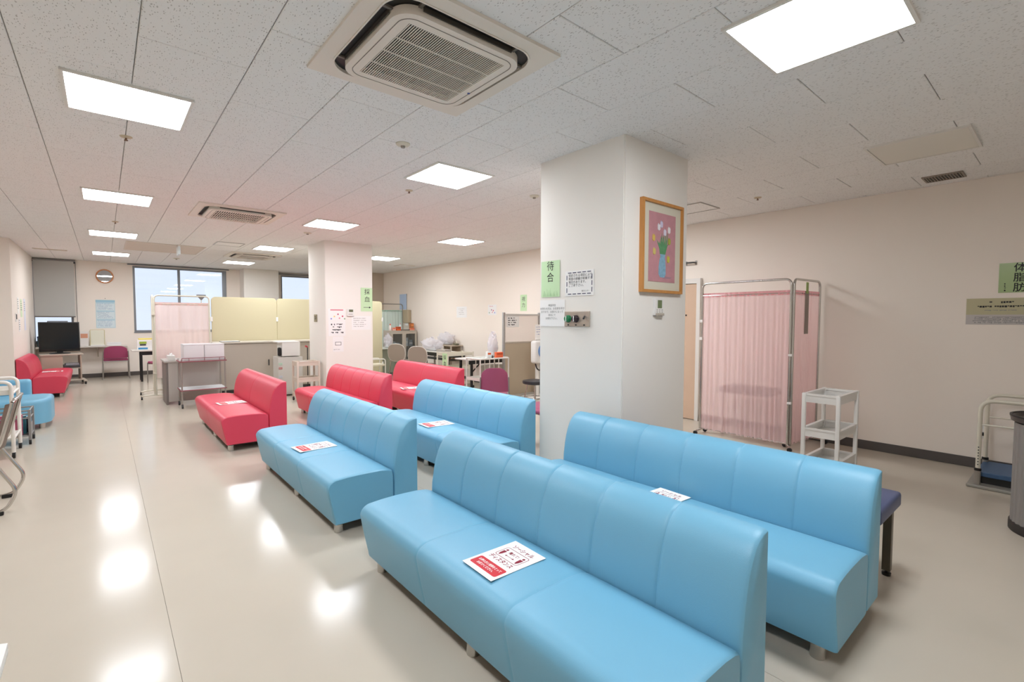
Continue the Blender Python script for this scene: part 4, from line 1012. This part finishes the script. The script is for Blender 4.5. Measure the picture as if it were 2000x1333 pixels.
cb = NB(); lathe(cb, [(.14, 0), (.168, 0), (.168, .03), (.158, .042), (.148, .042), (.14, .03)], seg=48, hollow=True); obj('rim', cb, mat('clock_wood', 'cf8445', .35), t, True, rot=(PI/2, 0, 0))
obj('glass_cover', prism(NB(), [(.141*math.cos(2*PI*k/40), .141*math.sin(2*PI*k/40)) for k in range(40)], -.033, -.031, 'xz'), glass_mat('clock_glass', (.92, .92, .92, 1), 3), t)
obj('hour_hand', bbox(NB(), -.005, .005, -.024, -.022, 0, .07, .001), BLACK, t, rot=(0, 2.1, 0)); obj('minute_hand', bbox(NB(), -.004, .004, -.027, -.025, 0, .11, .001), BLACK, t, rot=(0, -1.2, 0))
t = sheet('wall_calendar', 'pale blue wall calendar with three month blocks under the clock', 'calendar', .36, .68, (.045, YF-.002, 1.535), 0, mat('calendar_blue', 'c5dbe2', .7))
obj('header', box(NB(), -.18, .18, -.0026, -.0012, .285, .335), mat('calendar_header', '9fc8da', .7), t)
for k in range(3):
    z = .27 - .205*k; bk = obj('month_block', box(NB(), -.165, .165, -.0024, -.0012, z-.18, z), mat('calendar_pale', 'd9e6ea', .7), t)
    print_lines(bk, -.15, .15, z-.02, 6, .014, .012, mat('calendar_ink', 'a7b8cc', .8), 40+k, y=-.003)
    obj('month_heading', box(NB(), -.165, .165, -.003, -.0022, z-.012, z), mat('calendar_header', '9fc8da', .7), bk)
obj('hanger', lathe(NB(), [(.008, 0), (.008, .012)], seg=8), DARK, t, loc=(0, -.002, .375), rot=(PI/2, 0, 0))
# things on the counter
def carton(label, loc, w, d, h, c1, c2, name='carton'):
    t = thing(name, label, 'box', loc)
    obj('box', bbox(NB(), 0, w, 0, d, 0, h, .004), mat('box_'+c1, c1, .5), t); obj('printed_band', box(NB(), w*.08, w*.92, -.002, .001, h*.55, h*.85), mat('band_'+c2, c2, .5), t); return t
carton('small white carton with orange print on the counter beside the television', (-.43, 15.05, .779), .15, .12, .34, 'e8e2dc', 'd89a7c')
t = thing('desk_stand_card', 'yellow framed display card standing on the counter under the calendar', 'card', (-.12, 15.06, .779))
obj('card', bbox(NB(), -.12, .12, 0, .012, .02, .36, .003), mat('card_cream', 'e9e6d2', .5), t); 
bm = NB(); tube(bm, fillet([(-.13, -.005, 0), (-.13, .005, .38), (.13, .005, .38), (.13, -.005, 0)], .03), .006, 8); obj('wire_frame', bm, mat('wire_yellow', 'd9cf9a', .4), t, True)
obj('base', bbox(NB(), -.13, .13, -.06, .06, 0, .02, .004), WHITE, t)
t = thing('paper_stack', 'low stack of white papers on the counter left of the purple chair', 'papers', (.05, 15.02, .779))
for k in range(4): obj('paper_bundle', bbox(NB(), .004*(k % 2), .26+.004*(k % 3), .003*k, .2, .018*k, .018*k+.016, .002), PAPER, t)
t = thing('storage_case', 'dark teal case standing on the counter at the window behind the television', 'case', (-1.14, 15.04, .779))
obj('body', bbox(NB(), 0, .16, 0, .2, 0, .22, .01), mat('case_teal', '24414d', .4), t, True); obj('lid', bbox(NB(), -.004, .164, -.004, .204, .20, .24, .008), mat('case_blue', '2c3a5c', .4), t, True)
# notices on the left wall
for y, z, w, h, c, l in ((12.62, 1.66, .22, .30, 'f1efe9', 'upper paper notice nearest the camera on the left wall'), (13.05, 1.62, .25, .34, 'd6e7c2', 'pale green notice on the left wall'), (13.55, 1.50, .26, .62, 'e2e3ee', 'tall pale notice on the left wall near the blind'), (12.72, 1.30, .22, .24, 'efece8', 'lower paper notice on the left wall')):
    s = sheet('wall_notice', l, 'notice', w, h, (XLF+.0016, y, z), PI/2, mat('notice_'+c, c, .7)); print_lines(s, -w*.4, w*.4, h*.4, 5, .02, .02, INKGREY, int(y*100))
t = thing('wall_switch', 'dark switch plate on the left wall beside the notices', 'switch', (XLF, 12.22, 1.44), PI/2)
obj('plate', bbox(NB(), -.05, .05, -.012, 0, -.075, .075, .004), WHITE, t); obj('rocker', bbox(NB(), -.03, .03, -.02, -.01, -.03, .06, .004), DARK, t)

# ------------------------------------------------------------------ far right working area
# glass door cabinet
t = thing('glass_door_cabinet', 'beige metal cabinet with two glass doors against the right wall', 'cabinet', (5.64, 11.5, 0))
CW, CD, CH = .77, .40, 1.13
bm = NB(); box(bm, 0, .02, 0, CD, 0, CH); box(bm, CW-.02, CW, 0, CD, 0, CH); box(bm, .02, CW-.02, CD-.02, CD, 0, CH); box(bm, .02, CW-.02, 0, CD-.02, CH-.025, CH); box(bm, .02, CW-.02, 0, CD-.02, 0, .06)
for z in (.42, .70): box(bm, .02, CW-.02, .03, CD-.02, z, z+.015)
obj('body', bm, BEIGEM, t)
for k in range(2):
    x0 = .01 + k*(CW/2-.01); x1 = x0 + CW/2 - .01
    bm = NB(); box(bm, x0, x0+.055, -.02, 0, .06, CH-.03); box(bm, x1-.055, x1, -.02, 0, .06, CH-.03); box(bm, x0+.055, x1-.055, -.02, 0, CH-.085, CH-.03); box(bm, x0+.055, x1-.055, -.02, 0, .06, .12)
    dr = obj('door', bm, BEIGEM, t); obj('pane', box(NB(), x0+.05, x1-.05, -.012, -.008, .11, CH-.08), CABGLASS, dr)
for k, (x, z, w, h, c) in enumerate(((.07, .715, .12, .12, 'e6e6e8'), (.20, .715, .12, .09, 'b9bfc9'), (.45, .715, .10, .22, 'd6dae2'), (.58, .715, .11, .16, 'a8b0bd'), (.08, .435, .24, .12, 'dadada'), (.06, .85, .0, .0, 'c0405f'))):
    if w: 
        b = thing('medicine_box', ('white', 'grey', 'tall pale', 'blue grey', 'long white')[k] + ' box behind the glass doors of the beige cabinet', 'box', (5.64+x, 11.58, z))
        obj('box', bbox(NB(), 0, w, 0, .14, 0, h, .004), mat('box_'+c, c, .5), b); obj('label', box(NB(), w*.1, w*.9, -.0015, .001, h*.3, h*.6), mat('label_pale', 'f4f2f0', .6), b)
def bottle(label, loc, r, h, c, cap):
    t = thing('bottle', label, 'bottle', loc)
    obj('body', lathe(NB(), [(r*.9, 0), (r, .006), (r, h*.62), (r*.4, h*.78), (r*.4, h*.84)], seg=16), mat('bottle_'+c, c, .3), t, True)
    obj('cap', lathe(NB(), [(r*.46, h*.83), (r*.46, h), (r*.3, h*1.02)], seg=12), mat('bottle_'+cap, cap, .4), t, True)
CT = 1.131
bottle('orange capped bottle at the left end of the glass cabinet top', (5.70, 11.62, CT), .035, .17, 'f0e4dc', 'e2622c')
carton('bright orange box on the glass cabinet top', (5.86, 11.55, CT), .11, .10, .10, 'e2622c', '8a3a1c')
carton('pinkish box left of the bright orange box on the glass cabinet', (5.74, 11.56, CT), .09, .08, .08, 'e8b4a4', 'e2622c')
bottle('clear pump bottle in the middle of the glass cabinet top', (6.03, 11.7, CT), .035, .19, 'dfeaea', 'd8b8c0')
carton('dark flat tray box lying on the glass cabinet top', (5.98, 11.54, CT), .24, .06, .025, '5a5048', '8a7c70')
carton('tall brown orange box at the right end of the glass cabinet top', (6.30, 11.62, CT), .09, .10, .19, 'b5652e', 'd98a4a')
carton('low salmon box beside the tall brown box on the glass cabinet', (6.23, 11.53, CT), .13, .07, .06, 'e89a80', 'e2622c')
# desk at left of the cabinet
t = thing('office_desk', 'pale desk between the yellow partition and the glass cabinet', 'desk', (4.72, 10.98, 0))
obj('desk_top', bbox(NB(), 0, .88, 0, .55, .69, .72, .004), mat('desk_mint', 'dfe4da', .4), t)
obj('side_panel', bbox(NB(), .84, .87, .02, .53, 0, .69, .003), mat('desk_side_green', '8f9484', .5), t); obj('side_panel', bbox(NB(), .01, .04, .02, .53, 0, .69, .003), mat('desk_side_green', '8f9484', .5), t)
obj('modesty_panel', bbox(NB(), .50, .84, .10, .12, .1, .69, .003), mat('desk_side_green2', 'a3a793', .5), t)
t = thing('white_stool', 'white tube framed stool beside the far pillar', 'stool', (4.72, 10.38, 0))
obj('seat', bbox(NB(), -.16, .16, -.16, .16, .36, .41, .02, 3), mat('stool_cream', 'e3dcc4', .5), t, True)
for y in (-.15, .15):
    bm = NB(); tube(bm, fillet([(-.17, y, 0), (-.17, y, .52), (.17, y, .52), (.17, y, 0)], .06), .012, 10); obj('frame', bm, WHITEM, t, True)
# plastic bags
def bag(label, loc, rx, ry, rz, seed, group=None):
    t = thing('plastic_bag', label, 'plastic bag', loc, 0, group)
    from mathutils import noise
    bm = NB(); bmesh.ops.create_icosphere(bm, subdivisions=4, radius=1)
    for v in bm.verts:
        n = noise.noise(v.co*2.2 + Vector((seed, 0, 0)))*.35 + abs(noise.noise(v.co*6 + Vector((0, seed, 0))))*.22
        v.co = Vector((v.co.x*rx*(1+n), v.co.y*ry*(1+n), max(0, (v.co.z*.5+.5)*rz*(1+n*.8))))
    obj('film', bm, BAGM, t, 70)
    bm = NB(); bbox(bm, -rx*.7, rx*.7, -ry*.7, ry*.7, .004, rz*.6, .03, 3); obj('wrapped_device', bm, mat('device_pale', 'd9dadd', .4), t, True)
    bm = NB(); lathe(bm, [(.035, rz*1.0), (.012, rz*1.08), (.04, rz*1.22), (.001, rz*1.2)], seg=9); obj('knot', bm, BAGM, t, True)
    return t
bag('crumpled clear plastic bag on the desk left of the glass cabinet', (5.38, 11.1, .721), .10, .09, .30, 3.1)
# long table with black edge
t = thing('folding_table', 'long folding table with dark frame behind the taupe chairs', 'table', (5.66, 8.72, 0))
obj('table_top', bbox(NB(), 0, .42, 0, 1.72, .68, .705, .004), mat('table_white', 'dcd8d2', .4), t)
obj('dark_apron', box(NB(), .012, .03, .02, 1.70, .60, .68), BLACKM, t); obj('dark_apron', box(NB(), .02, .40, .01, .03, .60, .68), BLACKM, t)
obj('under_shelf', box(NB(), .05, .38, .1, 1.64, .52, .53), DARK, t)
for y in (.12, 1.60):
    bm = NB(); tube(bm, fillet([(.05, y, .0), (.05, y, .60), (.37, y, .60), (.37, y, .0)], .03), .014, 8); tube(bm, [(.05, y, .42), (.05, y+(.2 if y < 1 else -.2), .6)], .008, 6); obj('leg_frame', bm, BLACKM, t, True)
bag('large crumpled clear plastic bag on the long folding table', (5.84, 9.75, .706), .15, .36, .26, 8.2)
carton('flat steel tray of supplies on the long folding table', (5.70, 9.0, .706), .18, .34, .05, 'b8b0a6', '8c847a')
t = thing('red_bowl', 'red bowl on the shelf under the long folding table', 'bowl', (5.75, 8.95, .531))
obj('bowl', lathe(NB(), [(.03, 0), (.06, .02), (.075, .06), (.07, .06), (.05, .02), (.001, .008)], seg=18), mat('bowl_red', 'b8433c', .4), t, True); obj('rim', lathe(NB(), [(.07, .058), (.078, .06), (.076, .066), (.07, .064)], seg=18, hollow=True), mat('bowl_red', 'b8433c', .4), t, True)
t = thing('side_cabinet', 'small beige table carrying the bagged machine against the right wall', 'table', (6.085, 9.35, 0))
obj('top', bbox(NB(), 0, .34, 0, .78, .80, .825, .004), mat('side_top', 'bfae98', .5), t)
for x, y in ((.03, .03), (.31, .03), (.03, .75), (.31, .75)): obj('leg', bbox(NB(), x-.016, x+.016, y-.016, y+.016, 0, .80, .003), BEIGEM, t)
obj('back_panel', box(NB(), .31, .325, .05, .73, .45, .80), mat('side_panel_tan', 'b59f86', .6), t)
bag('bulky machine under a clear plastic bag on the small beige table', (6.25, 9.80, .826), .13, .27, .25, 5.5)
t = thing('tape_dispenser', 'small dark dispenser beside the bagged machine on the small beige table', 'dispenser', (6.28, 9.42, .826))
obj('base', bbox(NB(), -.04, .04, -.07, .07, 0, .04, .01, 2), mat('dispenser_olive', '6c6a52', .5), t, True); obj('roll', lathe(NB(), [(.03, 0), (.045, .002), (.045, .028), (.03, .03)], seg=18, hollow=True), CREAM, t, True, loc=(.015, 0, .05), rot=(0, -PI/2, 0))
# cart with the green tag
t = thing('tube_cart', 'cream tube cart with a green tag standing before the long folding table', 'cart', (5.24, 8.15, 0))
for x in (0, .62):
    for y in (0, .40):
        bm = NB(); tube(bm, [(x, y, .06), (x, y, .76)], .015, 10); p = obj('post', bm, CREAMM, t, True)
        bm = NB(); tube(bm, [(x-.011, y, .03), (x+.011, y, .03)], .03, 12); obj('caster', bm, BLACK, p, True)
for z in (.745, .47, .16):
    bm = NB(); tray(bm, 0, .62, 0, .40, z, .06); obj('tray', bm, CREAMM, t)
g = obj('green_tag', box(NB(), -.004, 0, .02, .20, .44, .74), GREENP, t)
lettering('採', .10, INK, g, (-.006, .11, .65), (PI/2, 0, -PI/2)); lettering('血', .10, INK, g, (-.006, .11, .53), (PI/2, 0, -PI/2))
# table with black legs and white trolley
t = thing('folding_table', 'narrow folding table with black legs left of the white partition', 'table', (5.02, 7.12, 0))
obj('table_top', bbox(NB(), 0, 1.30, 0, .45, .68, .705, .004), mat('table_white', 'dcd8d2', .4), t); obj('dark_apron', box(NB(), .02, 1.28, .012, .03, .61, .68), BLACKM, t)
for x in (.10, 1.15):
    bm = NB(); bbox(bm, x-.02, x+.02, .03, .07, 0, .68, .003); bbox(bm, x-.02, x+.02, .38, .42, 0, .68, .003); box(bm, x-.01, x+.01, .07, .38, .12, .14); obj('leg_frame', bm, BLACKM, t)
    bm = NB(); tube(bm, [(x, .05, .45), (x+(.25 if x < .6 else -.25), .05, .67)], .012, 8); obj('brace', bm, BLACKM, t, True)
obj('lower_box', bbox(NB(), .35, .95, .1, .4, .30, .55, .005), mat('lower_box_white', 'e2ddd4', .5), t)
t = thing('tube_trolley', 'white tube trolley with glass tray beside the mauve chair', 'trolley', (4.82, 6.50, 0))
for x in (0, .20, .40, .62):
    for y in (0, .40):
        bm = NB(); tube(bm, [(x, y, .06 if x in (0, .62) else .72), (x, y, .755)] if x in (0, .62) else [(x, y, .42), (x, y, .755)], .012 if x in (0, .62) else .008, 10); p = obj('post', bm, WHITEM, t, True)
        if x in (0, .62):
            bm = NB(); tube(bm, [(x-.011, y, .03), (x+.011, y, .03)], .03, 12); obj('caster', bm, BLACK, p, True)
bm = NB(); tube(bm, fillet([(0, 0, .755), (.62, 0, .755), (.62, .40, .755), (0, .40, .755), (0, 0, .755)], .03), .014, 10); obj('top_rail', bm, WHITEM, t, True)
obj('glass_tray', box(NB(), .01, .61, .01, .39, .745, .752), mat('tray_glass_green', 'cfdcd6', .1), t)
obj('middle_tray', tray(NB(), 0, .62, 0, .40, .43, .05), WHITEM, t); obj('lower_tray', tray(NB(), 0, .62, 0, .40, .16, .05), WHITEM, t)
bag('clear plastic bag standing on the white tube trolley', (5.36, 6.84, .753), .09, .07, .38, 2.2)
carton('small orange and white box left on the white tube trolley', (5.10, 6.66, .753), .08, .06, .11, 'f0ece8', 'e2622c')
carton('wide orange box on the white tube trolley', (5.25, 6.60, .753), .15, .06, .10, 'ef6a3c', 'c94a20')
bottle('small dark vial on the white tube trolley', (5.12, 6.55, .753), .015, .06, '2a2a2a', '2a2a2a')
# white partition
t = thing('eye_test_partition', 'partition with white upper and beige lower panel left of the big pillar', 'partition', (5.51, 6.72, 0))
GP = mat('partition_post_grey', 'a9a6a2', .4, metal=.3)
for x in (0, .88): obj('post', bbox(NB(), x-.022, x+.022, -.02, .02, 0, 1.56, .006), GP, t, True)
obj('top_rail', bbox(NB(), .022, .858, -.02, .02, 1.50, 1.535, .003), mat('rail_grey', 'c9c5bf', .4), t)
obj('upper_panel', box(NB(), .022, .858, -.004, .004, 1.02, 1.50), cloth_mat('frosted_acrylic', 'f3f1ea', .45, .6), t)
obj('middle_rail', bbox(NB(), .022, .858, -.018, .018, .99, 1.02, .003), mat('rail_beige', 'b9ae9e', .4), t)
obj('lower_panel', box(NB(), .022, .858, -.012, .012, .05, .99), mat('panel_beige', 'bfae95', .6), t)
s = sheet('wall_notice', 'small handwritten note on the white upper partition panel', 'notice', .30, .20, (5.72, 6.705, 1.39), 0, mat('note_white', 'f2f0ec', .6)); print_lines(s, -.12, .12, .075, 4, .022, .018, INK, 51)
s = sheet('wall_notice', 'paper with blue lines above the blood pressure monitor', 'notice', .20, .28, (6.09, 6.40, 1.20), 0); print_lines(s, -.07, .07, .10, 4, .014, .03, mat('blue_ink', '8a8fb8', .8), 52)
obj('stand_clip', bbox(NB(), -.03, .03, .0, .06, -.155, -.12, .003), STEEL, s)
# blood pressure monitor
t = thing('blood_pressure_monitor', 'white blood pressure monitor with blue round arm opening beside the big pillar', 'medical device', (6.05, 6.40, 0), 0)
bm = NB(); bbox(bm, -.17, .17, -.13, .02, .635, 1.05, .045, 4); obj('body', bm, WHITE, t, True)
cb = NB(); ring(cb, [(.125*math.cos(2*PI*k/28), .13*math.sin(2*PI*k/28)) for k in range(28)], [(.09*math.cos(2*PI*k/28), .095*math.sin(2*PI*k/28)) for k in range(28)], 0, .03); obj('blue_ring', cb, mat('cuff_blue', '6f95c8', .4), t, loc=(.02, -.128, .86), rot=(PI/2, 0, 0))
cb = NB(); lathe(cb, [(.001, 0), (.09, 0), (.09, .006)], seg=24); obj('arm_opening', cb, DARK, t, loc=(.02, -.128, .86), rot=(PI/2, 0, 0))
bm = NB(); tube(bm, fillet([(-.10, -.05, .64), (-.10, -.09, .54), (-.02, -.09, .50), (.06, -.06, .55), (.05, -.03, .64)], .06), .012, 8); obj('cable', bm, BLACK, t, True)
obj('column', lathe(NB(), [(.04, .02), (.04, .64)], seg=16), WHITEM, t, True); obj('stand_base', bbox(NB(), -.22, .22, -.2, .2, 0, .03, .01), WHITEM, t, True)
t = thing('round_stool', 'black padded stool with chrome legs partly behind the big pillar', 'stool', (5.30, 5.66, 0))
obj('seat_pad', lathe(NB(), [(.17, .39), (.20, .40), (.205, .425), (.20, .445), (.16, .452), (.001, .452)], seg=32), mat('black_vinyl', '2d2c30', .35), t, True)
for k in range(4):
    a = PI/4 + k*PI/2; bm = NB(); tube(bm, [(.12*math.cos(a), .12*math.sin(a), .40), (.20*math.cos(a), .20*math.sin(a), .0)], .011, 8); obj('leg', bm, CHROME, t, True)
bm = NB(); tube(bm, [(.165*math.cos(2*PI*k/24), .165*math.sin(2*PI*k/24), .17) for k in range(25)], .008, 8, cap=False); obj('foot_ring', bm, CHROME, t, True)
